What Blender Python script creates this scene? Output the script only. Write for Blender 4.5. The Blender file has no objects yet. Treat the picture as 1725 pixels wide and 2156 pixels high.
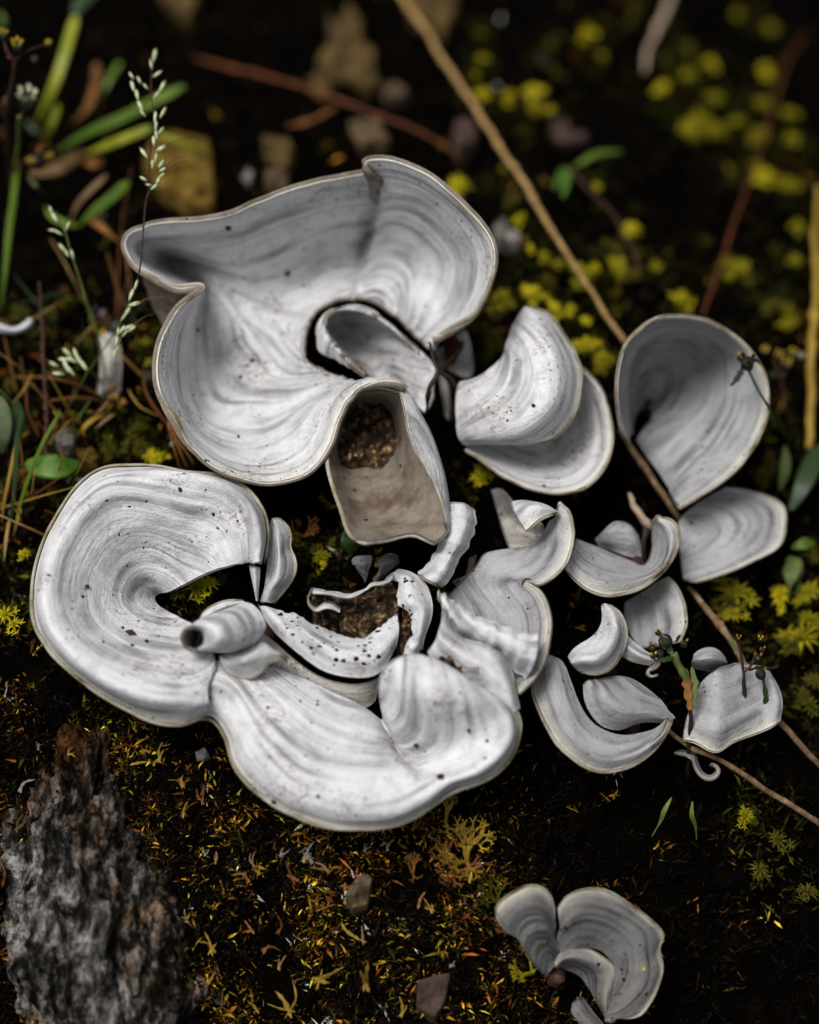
import bpy, math, random
import numpy as np
random.seed(7); rng = np.random.default_rng(11)
SC = bpy.context.scene
COL = SC.collection
S = 0.01                      # geometry is laid out in centimetres, written in metres

# ------------------------------------------------------------------ camera
ELEV = math.radians(58.0); DIST = 45.0; WIDE = 17.25; PXW, PXH = 1725.0, 2156.0
FWD = np.array([0, math.cos(ELEV), -math.sin(ELEV)])
UPV = np.array([0, math.sin(ELEV), math.cos(ELEV)])
RGT = np.array([1.0, 0, 0])
TARGET = np.array([0.0, 0.0, 1.0])
CAM = TARGET - FWD * DIST
cd = bpy.data.cameras.new("camera"); cam = bpy.data.objects.new("camera", cd); COL.objects.link(cam)
cam.location = CAM * S
cam.rotation_euler = (math.pi / 2 - ELEV, 0, 0)
cd.sensor_fit = 'HORIZONTAL'; cd.sensor_width = 24.0; cd.lens = 24.0 * DIST / WIDE
cd.clip_start = 0.01; cd.clip_end = 20.0
cd.dof.use_dof = True; cd.dof.focus_distance = (DIST - 1.1) * S; cd.dof.aperture_fstop = 4.3
SC.camera = cam

# ------------------------------------------------------------------ light
SUN_EL, SUN_AZ = math.radians(72), math.radians(-95)      # azimuth from +Y (up the picture), towards the left
w = bpy.data.worlds.new("World"); SC.world = w; w.use_nodes = True
nt = w.node_tree; bg = nt.nodes["Background"]
sky = nt.nodes.new("ShaderNodeTexSky"); sky.sky_type = 'NISHITA'; sky.sun_disc = False
sky.sun_elevation = SUN_EL; sky.sun_rotation = SUN_AZ
sky.air_density = 1.0; sky.dust_density = 5.0; sky.ozone_density = 1.0
hs = nt.nodes.new("ShaderNodeHueSaturation"); hs.inputs['Saturation'].default_value = 0.25
nt.links.new(sky.outputs[0], hs.inputs['Color']); nt.links.new(hs.outputs[0], bg.inputs['Color'])
bg.inputs['Strength'].default_value = 0.095
sd = bpy.data.lights.new("sun", 'SUN'); sd.energy = 2.3; sd.angle = math.radians(24); sd.color = (1.0, 0.97, 0.93)
sun = bpy.data.objects.new("sun", sd); COL.objects.link(sun)
sun.rotation_euler = (math.pi / 2 - SUN_EL, 0, math.pi - SUN_AZ)
vs = SC.view_settings; vs.view_transform = 'Standard'; vs.look = 'None'; vs.exposure = 0.40; vs.gamma = 1.0
SC.cycles.max_bounces = 6; SC.cycles.diffuse_bounces = 3

# ------------------------------------------------------------------ numeric helpers
def hash2(ix, iy, seed):
    h = (ix.astype(np.int64) * 374761393 + iy.astype(np.int64) * 668265263 + seed * 1442695041) & 0x7fffffff
    h = ((h ^ (h >> 13)) * 1274126177) & 0x7fffffff
    return ((h ^ (h >> 16)) & 0xffff) / 65535.0
def vnoise(x, y, seed=0):
    x = np.asarray(x, float); y = np.asarray(y, float)
    ix = np.floor(x); iy = np.floor(y); fx = x - ix; fy = y - iy
    fx = fx * fx * (3 - 2 * fx); fy = fy * fy * (3 - 2 * fy)
    a = hash2(ix, iy, seed); b = hash2(ix + 1, iy, seed); c = hash2(ix, iy + 1, seed); d = hash2(ix + 1, iy + 1, seed)
    return (a + (b - a) * fx) * (1 - fy) + (c + (d - c) * fx) * fy - 0.5
def fbm(x, y, seed=0, o=4):
    r = 0; a = 1.0
    for k in range(o):
        r = r + a * vnoise(x * 2 ** k, y * 2 ** k, seed + k * 17); a *= 0.5
    return r
def softplus(t): return np.where(t > 20, t, np.log1p(np.exp(np.minimum(t, 20))))
def G0(x, y):
    """the lie of the bank: level under the big thalli, falling to the right, to the back and over the front edge"""
    return (-0.34 * softplus((x - 2.2) * 1.2) / 1.2 - 0.30 * softplus((y - 6.5)) - 0.62 * softplus((-5.5 - y) * 1.0)
            - 0.05 * softplus(-x - 6))
def W(u, v, h=0.0):
    """picture ray (1725 x 2156 grid) met with the bank raised by h hundredths of a centimetre"""
    u = np.asarray(u, float); v = np.asarray(v, float); h = np.asarray(h, float) / 100.0
    xc = (u - PXW / 2) / 100.0; yc = -(v - PXH / 2) / 100.0
    d = (FWD * DIST)[None, :] + np.outer(xc.ravel(), RGT) + np.outer(yc.ravel(), UPV)
    hh = np.broadcast_to(h, u.shape).ravel(); z = hh.copy()
    for _ in range(24):
        t = (z - CAM[2]) / d[:, 2]; p = CAM + d * t[:, None]; z = G0(p[:, 0], p[:, 1]) + hh
    return p.reshape(u.shape + (3,))
def W1(u, v, h=0.0): return W(np.array([u]), np.array([v]), np.array([h]))[0]
def ground_z(x, y): return G0(x, y) - 0.42 + 0.55 * fbm(x * 0.45, y * 0.45, 3, 3) + 0.22 * fbm(x * 2.1, y * 2.1, 9, 3)

# ------------------------------------------------------------------ mesh helpers
def tagged(o, label=None, cat=None, group=None, kind=None):
    if label: o['label'] = label
    if cat: o['category'] = cat
    if group: o['group'] = group
    if kind or cat: o['kind'] = kind or 'thing'
    return o
def thing(name, base, label, cat, group=None):
    e = bpy.data.objects.new(name, None); COL.objects.link(e); e.location = np.asarray(base) * S
    e.empty_display_size = 0.005
    e['_b'] = [float(c) for c in base]
    return tagged(e, label, cat, group)
def mesh_from(name, V, F, mats, parent=None, midx=None, smooth=True, uv=None, col=None, origin=None):
    """V n x 3 in cm (world), F list of arrays (quads/tris as int arrays); parent = Empty made by thing() or a mesh made here"""
    V = np.asarray(V, float)
    if origin is None:
        origin = np.array(parent['_b']) if (parent is not None and '_b' in parent) else np.zeros(3)
    me = bpy.data.meshes.new(name)
    if not isinstance(F, (list, tuple)): F = [F]
    F = [np.asarray(f, np.int64) for f in F if len(f)]
    nl = sum(f.size for f in F); nf = sum(len(f) for f in F)
    me.vertices.add(len(V)); me.vertices.foreach_set("co", ((V - origin) * S).astype(np.float32).ravel())
    me.loops.add(nl); me.polygons.add(nf)
    lv = np.concatenate([f.ravel() for f in F])
    tot = np.concatenate([np.full(len(f), f.shape[1]) for f in F])
    me.loops.foreach_set("vertex_index", lv.astype(np.int32))
    me.polygons.foreach_set("loop_start", np.concatenate([[0], np.cumsum(tot)[:-1]]).astype(np.int32))
    me.polygons.foreach_set("loop_total", tot.astype(np.int32))
    me.polygons.foreach_set("use_smooth", np.full(nf, smooth))
    for m in (mats if isinstance(mats, (list, tuple)) else [mats]): me.materials.append(m)
    if midx is not None: me.polygons.foreach_set("material_index", np.asarray(midx, np.int32))
    if uv is not None:
        l = me.uv_layers.new(name="UVMap"); l.data.foreach_set("uv", np.asarray(uv, np.float32)[lv].ravel())
    if col is not None:
        a = me.color_attributes.new("Col", 'FLOAT_COLOR', 'POINT')
        c = np.ones((len(V), 4), np.float32); c[:, :3] = col; a.data.foreach_set("color", c.ravel())
    me.update(calc_edges=True); me.validate()
    o = bpy.data.objects.new(name, me); COL.objects.link(o)
    if parent is None: o.location = origin * S
    else: o.parent = parent
    o['_b'] = [float(c) for c in origin]
    return o
def hermite(knots, P, q):
    """non-uniform Catmull-Rom through P (n x ...) at parameters q"""
    knots = np.asarray(knots, float); n = len(P)
    T = np.zeros_like(P)
    for i in range(n):
        if i == 0: T[i] = (P[1] - P[0]) / (knots[1] - knots[0])
        elif i == n - 1: T[i] = (P[-1] - P[-2]) / (knots[-1] - knots[-2])
        else:
            d0 = (P[i] - P[i-1]) / (knots[i] - knots[i-1]); d1 = (P[i+1] - P[i]) / (knots[i+1] - knots[i])
            a = (knots[i+1] - knots[i]) / (knots[i+1] - knots[i-1]); T[i] = d0 * a + d1 * (1 - a)
    i = np.clip(np.searchsorted(knots, q, side='right') - 1, 0, n - 2)
    dk = (knots[i+1] - knots[i]); s = (q - knots[i]) / dk
    sh = (len(q),) + (1,) * (P.ndim - 1); s = s.reshape(sh); dk = dk.reshape(sh)
    return ((2*s**3 - 3*s**2 + 1) * P[i] + (s**3 - 2*s**2 + s) * dk * T[i] + (-2*s**3 + 3*s**2) * P[i+1] + (s**3 - s**2) * dk * T[i+1])
def curve(P, n=None, step=0.05):
    P = np.asarray(P, float); d = np.linalg.norm(np.diff(P, axis=0), axis=1) + 1e-6
    k = np.concatenate([[0], np.cumsum(np.sqrt(d))]); L = np.concatenate([[0], np.cumsum(d)])
    n = n or max(4, int(L[-1] / step))
    return hermite(k, P, np.interp(np.linspace(0, L[-1], n), L, k))
def frames(C):
    T = np.gradient(C, axis=0); T /= np.linalg.norm(T, axis=1)[:, None] + 1e-12
    n = np.cross(T[0], [0.31, 0.2, 0.93]); n /= np.linalg.norm(n) + 1e-12
    N = [n]
    for i in range(1, len(C)):
        n = N[-1] - T[i] * np.dot(N[-1], T[i]); n /= np.linalg.norm(n) + 1e-12; N.append(n)
    N = np.array(N); return T, N, np.cross(T, N)
def tube_mesh(C, R, k=8, rough=0.0, seed=0):
    """closed tube along C (n x 3), R radius (scalar or n)"""
    C = np.asarray(C); n = len(C); R = np.broadcast_to(np.asarray(R, float), (n,))
    T, N, B = frames(C); a = np.linspace(0, 2*np.pi, k, endpoint=False)
    rr = R[:, None] * np.ones((1, k))
    if rough: rr = rr * (1 + rough * 2 * vnoise(np.arange(n)[:, None] * 0.35 + np.zeros((1, k)), a[None, :] * 1.3, seed))
    V = C[:, None, :] + rr[..., None] * (np.cos(a)[None, :, None] * N[:, None, :] + np.sin(a)[None, :, None] * B[:, None, :])
    V = V.reshape(-1, 3); i, j = np.meshgrid(np.arange(n-1), np.arange(k), indexing='ij')
    A = i*k + j; Bq = i*k + (j+1) % k
    F = np.stack([A, Bq, Bq + k, A + k], -1).reshape(-1, 4)
    V = np.vstack([V, C[0], C[-1]]); m = n*k; jj = np.arange(k)
    F2 = np.vstack([np.stack([np.full(k, m), (jj+1) % k, jj], -1), np.stack([np.full(k, m+1), (n-1)*k + jj, (n-1)*k + (jj+1) % k], -1)])
    return V, F, F2
def join(parts):
    V = []; F4 = []; F3 = []; o = 0
    for v, f4, f3 in parts:
        V.append(v); o0 = o; o += len(v)
        if len(f4): F4.append(np.asarray(f4) + o0)
        if len(f3): F3.append(np.asarray(f3) + o0)
    return np.vstack(V), [x for x in ([np.vstack(F4)] if F4 else []) + ([np.vstack(F3)] if F3 else [])]
def tube(name, pts, r, mat, parent=None, k=8, rough=0.15, step=0.06, origin=None):
    p = np.array([W1(*q) for q in pts]); C = curve(p, step=step)
    R = np.interp(np.linspace(0, 1, len(C)), np.linspace(0, 1, len(r)), r) / 100.0 if isinstance(r, (list, tuple)) else r / 100.0
    n_ = len(C); sd_ = len(bpy.data.objects); ar = np.arange(n_) * step; R = np.broadcast_to(np.asarray(R, float), (n_,)).copy(); e_ = np.minimum(1, np.minimum(np.arange(n_), n_ - 1 - np.arange(n_)) / 6.0)
    C = C + np.stack([fbm(ar * 0.9, ar * 0 + s_, sd_ + s_, 3) for s_ in range(3)], -1) * (R * 1.1 * e_)[:, None]
    if R.mean() > 0.025:
        for q_ in range(max(1, int(ar[-1] / 2.2))): R *= 1 + 0.38 * np.exp(-((ar - random.uniform(0.1, 0.95) * ar[-1]) / 0.09) ** 2)
    V, a, b = tube_mesh(C, R, k, rough, sd_)
    return mesh_from(name, V, [a, b], mat, parent, origin=(p[-1] if parent is None else origin))

# ------------------------------------------------------------------ materials
class NB:
    def __init__(s, name):
        s.m = bpy.data.materials.new(name); s.m.use_nodes = True; s.t = s.m.node_tree; s.n = s.t.nodes; s.b = s.n["Principled BSDF"]
        s.b.inputs['Roughness'].default_value = 0.8; s.b.inputs['Specular IOR Level'].default_value = 0.2
    def new(s, t, **kw):
        n = s.n.new(t)
        for k, v in kw.items():
            if hasattr(n, k): setattr(n, k, v)
            else: n.inputs[k].default_value = v
        return n
    def link(s, a, b): s.t.links.new(a, b)
    def coord(s, kind='Object'): return s.new("ShaderNodeTexCoord").outputs[kind]
    def mapping(s, src, scale=(1, 1, 1), loc=(0, 0, 0)):
        m = s.new("ShaderNodeMapping"); m.inputs['Scale'].default_value = scale; m.inputs['Location'].default_value = loc; s.link(src, m.inputs['Vector']); return m.outputs[0]
    def noise(s, src, scale, detail=4, rough=0.55, dist=0.0):
        n = s.new("ShaderNodeTexNoise"); n.inputs['Scale'].default_value = scale; n.inputs['Detail'].default_value = detail
        n.inputs['Roughness'].default_value = rough; n.inputs['Distortion'].default_value = dist; s.link(src, n.inputs['Vector']); return n.outputs['Fac']
    def ramp(s, fac, stops):
        r = s.new("ShaderNodeValToRGB"); e = r.color_ramp.elements
        while len(e) < len(stops): e.new(0.5)
        for x, (p, c) in zip(e, stops):
            x.position = p; x.color = (c, c, c, 1) if isinstance(c, (int, float)) else (*c, 1)
        s.link(fac, r.inputs[0]); return r.outputs[0]
    def mix(s, fac, a, b, mode='MIX'):
        m = s.new("ShaderNodeMix"); m.data_type = 'RGBA'; m.blend_type = mode
        for sock, val in ((m.inputs[0], fac), (m.inputs[6], a), (m.inputs[7], b)):
            if isinstance(val, (int, float)): sock.default_value = val
            elif isinstance(val, tuple): sock.default_value = (*val, 1)
            else: s.link(val, sock)
        return m.outputs[2]
    def math(s, op, a, b=0.0, c=None):
        m = s.new("ShaderNodeMath"); m.operation = op
        for sock, val in zip(m.inputs, (a, b, c)):
            if val is None: continue
            if isinstance(val, (int, float)): sock.default_value = val
            else: s.link(val, sock)
        return m.outputs[0]
    def bump(s, h, strength=0.4, dist=0.0004):
        b = s.new("ShaderNodeBump"); b.inputs['Strength'].default_value = strength; b.inputs['Distance'].default_value = dist
        s.link(h, b.inputs['Height']); s.link(b.outputs[0], s.b.inputs['Normal'])
    def color(s, c):
        if isinstance(c, tuple): s.b.inputs['Base Color'].default_value = (*c, 1)
        else: s.link(c, s.b.inputs['Base Color'])
def dots(b, vec, scale, size, keep):
    """sparse round specks: 1 inside a speck"""
    v = b.new("ShaderNodeTexVoronoi"); v.inputs['Scale'].default_value = scale; v.inputs['Randomness'].default_value = 1.0
    b.link(vec, v.inputs['Vector'])
    sep = b.new("ShaderNodeSeparateColor"); b.link(v.outputs['Color'], sep.inputs[0])
    ok = b.math('LESS_THAN', sep.outputs[0], keep)
    rad = b.math('MULTIPLY', sep.outputs[1], size)
    ins = b.math('LESS_THAN', v.outputs['Distance'], rad)
    return b.math('MULTIPLY', ok, ins)
def lichen_top(name, light=(0.64, 0.64, 0.65), grey=(0.17, 0.168, 0.177), stain=0.7, specks=0.22, holes=0.0, band=1.0, ys=3.8):
    b = NB(name); ob = b.coord('Object'); uv = b.coord('UV')
    sep = b.new("ShaderNodeSeparateXYZ"); b.link(uv, sep.inputs[0])
    wv = b.new('ShaderNodeTexNoise'); wv.inputs['Scale'].default_value = 1500; b.link(ob, wv.inputs['Vector'])
    wa = b.new('ShaderNodeVectorMath'); wa.operation = 'MULTIPLY_ADD'; b.link(wv.outputs['Color'], wa.inputs[0]); wa.inputs[1].default_value = (0.0008,) * 3; b.link(ob, wa.inputs[2]); wob = wa.outputs[0]
    streak = b.noise(b.mapping(uv, (0.16, ys, 1)), 1.0, 3, 0.5, 0.1)
    fines = b.noise(b.mapping(uv, (0.4, ys * 2.4, 1), (3, 1, 0)), 1.0, 3, 0.55, 0.1)
    patch = b.noise(b.mapping(uv, (0.8, 1.3, 1), (4, 2, 0)), 1.0, 3, 0.5)
    pm = b.ramp(patch, [(0.38, 0.1), (0.62, 1.0)])
    f = b.math('MULTIPLY', b.ramp(streak, [(0.44, 0.0), (0.60, 1.0)]), pm)
    c = b.mix(b.math('MULTIPLY', f, 0.82 * band), light, grey)
    c = b.mix(b.math('MULTIPLY', b.ramp(fines, [(0.50, 0.0), (0.64, 1.0)]), b.math('MULTIPLY', pm, 0.28 * band)), c, grey)
    fine = b.noise(ob, 2600, 5, 0.7)
    c = b.mix(0.22, c, b.ramp(fine, [(0.32, 0.2), (0.62, 1.0)]), 'MULTIPLY')
    blot = b.noise(ob, 240, 6, 0.68); c = b.mix(0.32, c, b.ramp(blot, [(0.36, 0.35), (0.52, 1.0)]), 'MULTIPLY')
    # brown dirt gathered in blotches and short flecks
    clus = b.ramp(b.noise(ob, 85, 3, 0.55), [(0.50, 0.0), (0.66, 1.0)])
    st = b.math('MULTIPLY', clus, b.ramp(b.noise(b.mapping(wob, (1, 1.8, 1)), 800, 5, 0.75), [(0.50, 0.0), (0.60, 1.0)]))
    c = b.mix(b.math('MULTIPLY', st, stain), c, (0.13, 0.085, 0.05))
    # pale pruina close to the rim, then a cream to olive margin
    c = b.mix(b.math('MULTIPLY', b.ramp(sep.outputs[1], [(0.0, 0.8), (0.08, 0.4), (0.30, 0.0)]), b.ramp(b.noise(ob, 130, 3), [(0.35, 0.2), (0.6, 1.0)])), c, (0.66, 0.62, 0.50))
    sp = b.math('MAXIMUM', dots(b, wob, 400, 0.20, specks * 0.7), b.math('MULTIPLY', dots(b, wob, 1250, 0.40, 0.34), clus))
    sp = b.math('MAXIMUM', sp, dots(b, wob, 900, 0.30, specks * 0.45))
    c = b.mix(sp, c, (0.014, 0.011, 0.008))
    if holes:
        m = b.math('MULTIPLY', b.ramp(b.noise(ob, 150, 2), [(0.44, 0.0), (0.50, 1.0)]), b.ramp(b.math('SUBTRACT', sep.outputs[1], 3.0), [(0.12, 0.0), (0.30, 1.0)]))
        hl = b.math('MULTIPLY', dots(b, b.mapping(wob, (1, 1.4, 1)), 760, 0.55, holes), m); c = b.mix(hl, c, (0.006, 0.005, 0.004))
    b.color(c); b.b.inputs['Roughness'].default_value = 0.95; b.b.inputs['Specular IOR Level'].default_value = 0.08
    wr = b.noise(b.mapping(uv, (7, 15, 1)), 1.0, 5, 0.65, 0.4); md = b.noise(ob, 620, 5, 0.65)
    hgt = b.math('ADD', b.math('MULTIPLY', fine, 0.5), b.math('MULTIPLY', streak, 1.2))
    hgt = b.math('ADD', hgt, b.math('ADD', b.math('MULTIPLY', wr, 0.8), b.math('MULTIPLY', md, 0.9)))
    hgt = b.math('ADD', hgt, b.math('MULTIPLY', fines, 0.5)); hgt = b.math('SUBTRACT', hgt, b.math('MULTIPLY', sp, 0.7))
    b.bump(hgt, 0.6, 0.0008)
    return b.m
def lichen_rim():
    b = NB("lichen_rim_felt"); ob = b.coord('Object')
    n = b.noise(ob, 110, 5, 0.65); c = b.ramp(n, [(0.36, (0.12, 0.095, 0.035)), (0.45, (0.27, 0.235, 0.15)), (0.6, (0.42, 0.395, 0.33)), (0.8, (0.54, 0.52, 0.47))])
    g = b.noise(ob, 3000, 3, 0.7); c = b.mix(0.5, c, b.ramp(g, [(0.3, 0.25), (0.75, 1.0)]), 'MULTIPLY')
    b.color(c); b.bump(g, 0.6, 0.0004); return b.m
def lichen_under():
    b = NB("lichen_underside"); ob = b.coord('Object'); uv = b.coord('UV')
    n = b.noise(ob, 260, 5, 0.6); c = b.ramp(n, [(0.3, (0.13, 0.10, 0.07)), (0.6, (0.25, 0.21, 0.17))])
    g = b.noise(b.mapping(ob, (1, 2.2, 1)), 1900, 4, 0.7); c = b.mix(0.55, c, b.ramp(g, [(0.3, 0.3), (0.7, 1.0)]), 'MULTIPLY')
    st = b.ramp(b.noise(ob, 95, 3, 0.6), [(0.56, 0.0), (0.7, 1.0)]); c = b.mix(b.math('MULTIPLY', st, 0.75), c, (0.06, 0.035, 0.012))
    c = b.mix(dots(b, ob, 420, 0.25, 0.15), c, (0.008, 0.006, 0.004))
    b.color(c); b.bump(g, 0.6, 0.0005); return b.m
M = {}
M['top'] = lichen_top("lichen_grey_white")
M['top_plain'] = lichen_top("lichen_grey_white_clean", stain=0.3, specks=0.12)
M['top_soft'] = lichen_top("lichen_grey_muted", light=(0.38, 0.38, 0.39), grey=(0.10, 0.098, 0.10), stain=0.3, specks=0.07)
M['top_holes'] = lichen_top("lichen_perforated", stain=0.5, specks=0.4, holes=0.55)
M['top_old'] = lichen_top("lichen_dusty_tan", light=(0.44, 0.42, 0.39), grey=(0.20, 0.18, 0.155), stain=0.7, specks=0.3)
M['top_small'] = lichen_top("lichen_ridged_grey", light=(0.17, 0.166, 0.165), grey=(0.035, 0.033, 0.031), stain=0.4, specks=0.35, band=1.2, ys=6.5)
M['rim'] = lichen_rim(); M['under'] = lichen_under()

def simple(name, stops, scale, bump=0.4, rough=0.75, stretch=(1, 1, 1), bs=None, spec=0.2, trans=0.0, dist=0.0004):
    b = NB(name); ob = b.mapping(b.coord('Object'), stretch)
    n = b.noise(ob, scale, 5, 0.62); b.color(b.ramp(n, stops)); b.bump(b.noise(ob, bs or scale * 4, 4, 0.65), bump, dist)
    b.b.inputs['Roughness'].default_value = rough; b.b.inputs['Specular IOR Level'].default_value = spec
    if trans:
        t = b.new("ShaderNodeBsdfTranslucent"); t.inputs['Color'].default_value = (*stops[-1][1], 1)
        mx = b.new("ShaderNodeMixShader"); mx.inputs[0].default_value = trans
        out = b.n["Material Output"]; b.link(b.b.outputs[0], mx.inputs[1]); b.link(t.outputs[0], mx.inputs[2]); b.link(mx.outputs[0], out.inputs[0])
    return b.m
M['soil'] = simple("wet_black_soil", [(0.40, (0.0012, 0.001, 0.0008)), (0.60, (0.002, 0.0014, 0.0009)), (0.80, (0.010, 0.005, 0.0018))], 130, 0.8, 1.0, bs=900, spec=0.0)
M['peat'] = simple("brown_peat", [(0.40, (0.003, 0.002, 0.001)), (0.50, (0.03, 0.014, 0.004)), (0.58, (0.12, 0.06, 0.012)), (0.70, (0.42, 0.31, 0.18))], 640, 0.9, 0.6, bs=1500, spec=0.3)
M['straw'] = simple("dry_straw", [(0.3, (0.1600, 0.0880, 0.0280)), (0.7, (0.3360, 0.2160, 0.0800))], 300, 0.3, 0.6, (1, 1, 1))
M['straw_gold'] = simple("golden_straw", [(0.3, (0.1600, 0.0960, 0.0096)), (0.7, (0.3040, 0.2000, 0.0320))], 200, 0.3, 0.6)
M['straw_pale'] = simple("pale_dead_stem", [(0.3, (0.16, 0.11, 0.07)), (0.7, (0.36, 0.28, 0.20))], 300, 0.4, 0.7)
M['twig'] = simple("grey_brown_twig", [(0.3, (0.06, 0.033, 0.015)), (0.55, (0.16, 0.10, 0.05)), (0.8, (0.34, 0.26, 0.17))], 500, 0.6, 0.8)
M['twig_red'] = simple("red_brown_twig", [(0.3, (0.0320, 0.0080, 0.0024)), (0.7, (0.1520, 0.0480, 0.0112))], 300, 0.4, 0.6)
M['twig_dark'] = simple("black_brown_twig", [(0.3, (0.006, 0.004, 0.003)), (0.7, (0.025, 0.014, 0.009))], 300, 0.5, 0.5)
M['ember'] = simple("dried_red_bud", [(0.3, (0.02, 0.004, 0.002)), (0.7, (0.11, 0.022, 0.008))], 500, 0.5, 0.5)
M['blade'] = simple("grass_blade_green", [(0.3, (0.0567, 0.1215, 0.0097)), (0.7, (0.1620, 0.2511, 0.0194))], 160, 0.2, 0.5, spec=0.4, trans=0.35)
M['blade_lime'] = simple("grass_blade_lime", [(0.3, (0.1989, 0.2321, 0.0133)), (0.7, (0.3978, 0.4143, 0.0331))], 160, 0.2, 0.5, spec=0.4, trans=0.35)
M['blade_dark'] = simple("leaf_dark_green", [(0.3, (0.0062, 0.0216, 0.0031)), (0.7, (0.0216, 0.0501, 0.0077))], 160, 0.25, 0.45, spec=0.4, trans=0.2)
M['leaf'] = simple("leaf_fresh_green", [(0.28, (0.0455, 0.0455, 0.0091)), (0.42, (0.0546, 0.1274, 0.0109)), (0.7, (0.1092, 0.2002, 0.0228))], 240, 0.2, 0.45, spec=0.4, trans=0.3)
M['leaf_grey'] = simple("leaf_grey_green", [(0.3, (0.0420, 0.0700, 0.0245)), (0.7, (0.1120, 0.1470, 0.0700))], 240, 0.2, 0.5, spec=0.4, trans=0.2)
M['leaf_pale'] = simple("leaf_pale_green", [(0.3, (0.0600, 0.0900, 0.0180)), (0.7, (0.1200, 0.1500, 0.0420))], 200, 0.2, 0.5, trans=0.25)
M['dead'] = simple("dead_leaf_orange", [(0.3, (0.0720, 0.0234, 0.0044)), (0.7, (0.2700, 0.1170, 0.0270))], 220, 0.4, 0.6, trans=0.15)
M['dead_tan'] = simple("dead_leaf_tan", [(0.3, (0.1050, 0.0562, 0.0225)), (0.7, (0.3000, 0.1875, 0.0900))], 220, 0.4, 0.6, trans=0.15)
M['dead_gold'] = simple("dead_leaf_gold", [(0.3, (0.1040, 0.0600, 0.0064)), (0.7, (0.3360, 0.2160, 0.0240))], 260, 0.4, 0.55, trans=0.15)
M['spike'] = simple("pale_spikelet", [(0.3, (0.2200, 0.2860, 0.1100)), (0.6, (0.5060, 0.5720, 0.3520)), (0.8, (0.6600, 0.6820, 0.5280))], 500, 0.3, 0.5, trans=0.2)
M['spike_red'] = simple("purple_tip", [(0.3, (0.07, 0.015, 0.018)), (0.7, (0.20, 0.05, 0.05))], 500, 0.3, 0.5)
M['stem_green'] = simple("thin_green_stem", [(0.3, (0.05, 0.075, 0.012)), (0.7, (0.13, 0.16, 0.03))], 300, 0.2, 0.5)
M['stem_dark'] = simple("hairy_dark_stem", [(0.3, (0.012, 0.006, 0.004)), (0.55, (0.045, 0.018, 0.010)), (0.8, (0.12, 0.06, 0.03))], 700, 0.7, 0.7)
M['capsule'] = simple("dark_capsule", [(0.3, (0.004, 0.004, 0.003)), (0.7, (0.014, 0.014, 0.008))], 500, 0.4, 0.6)
M['yellow'] = simple("yellow_floret", [(0.3, (0.30, 0.18, 0.012)), (0.7, (0.62, 0.46, 0.05))], 600, 0.3, 0.6)
M['cream'] = simple("cream_bract", [(0.3, (0.30, 0.28, 0.16)), (0.7, (0.62, 0.60, 0.42))], 600, 0.3, 0.6)
M['moss'] = simple("star_moss_yellow_green", [(0.3, (0.1811, 0.1750, 0.0042)), (0.7, (0.4447, 0.3791, 0.0107))], 220, 0.2, 0.6, trans=0.4)
M['moss_bright'] = simple("star_moss_bright", [(0.3, (0.3941, 0.3647, 0.0071)), (0.7, (0.7500, 0.6342, 0.0212))], 220, 0.2, 0.6, trans=0.4)
M['moss_dull'] = simple("star_moss_dull", [(0.3, (0.0512, 0.0499, 0.0027)), (0.7, (0.1435, 0.1179, 0.0067))], 220, 0.2, 0.6, trans=0.4)
M['ochre'] = simple("ochre_slate", [(0.34, (0.010, 0.006, 0.002)), (0.46, (0.06, 0.036, 0.006)), (0.58, (0.13, 0.082, 0.014)), (0.72, (0.24, 0.16, 0.05))], 260, 0.8, 0.9, bs=900, spec=0.05)
M['brownstone'] = simple("brown_pebble", [(0.3, (0.0135, 0.0081, 0.0027)), (0.5, (0.0540, 0.0337, 0.0072)), (0.75, (0.1350, 0.0855, 0.0270))], 200, 0.6, 0.8, bs=600)
M['tanstone'] = simple("tan_pebble", [(0.3, (0.0180, 0.0108, 0.0043)), (0.7, (0.1224, 0.0828, 0.0432))], 240, 0.6, 0.8, bs=700)
M['pinkstone'] = simple("pinkish_flake", [(0.3, (0.0180, 0.0094, 0.0065)), (0.7, (0.0720, 0.0432, 0.0342))], 240, 0.5, 0.8, bs=700)
M['whitebit'] = simple("whitish_flake", [(0.3, (0.0630, 0.0525, 0.0447)), (0.7, (0.2205, 0.1995, 0.1890))], 300, 0.5, 0.8, bs=700)
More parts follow.
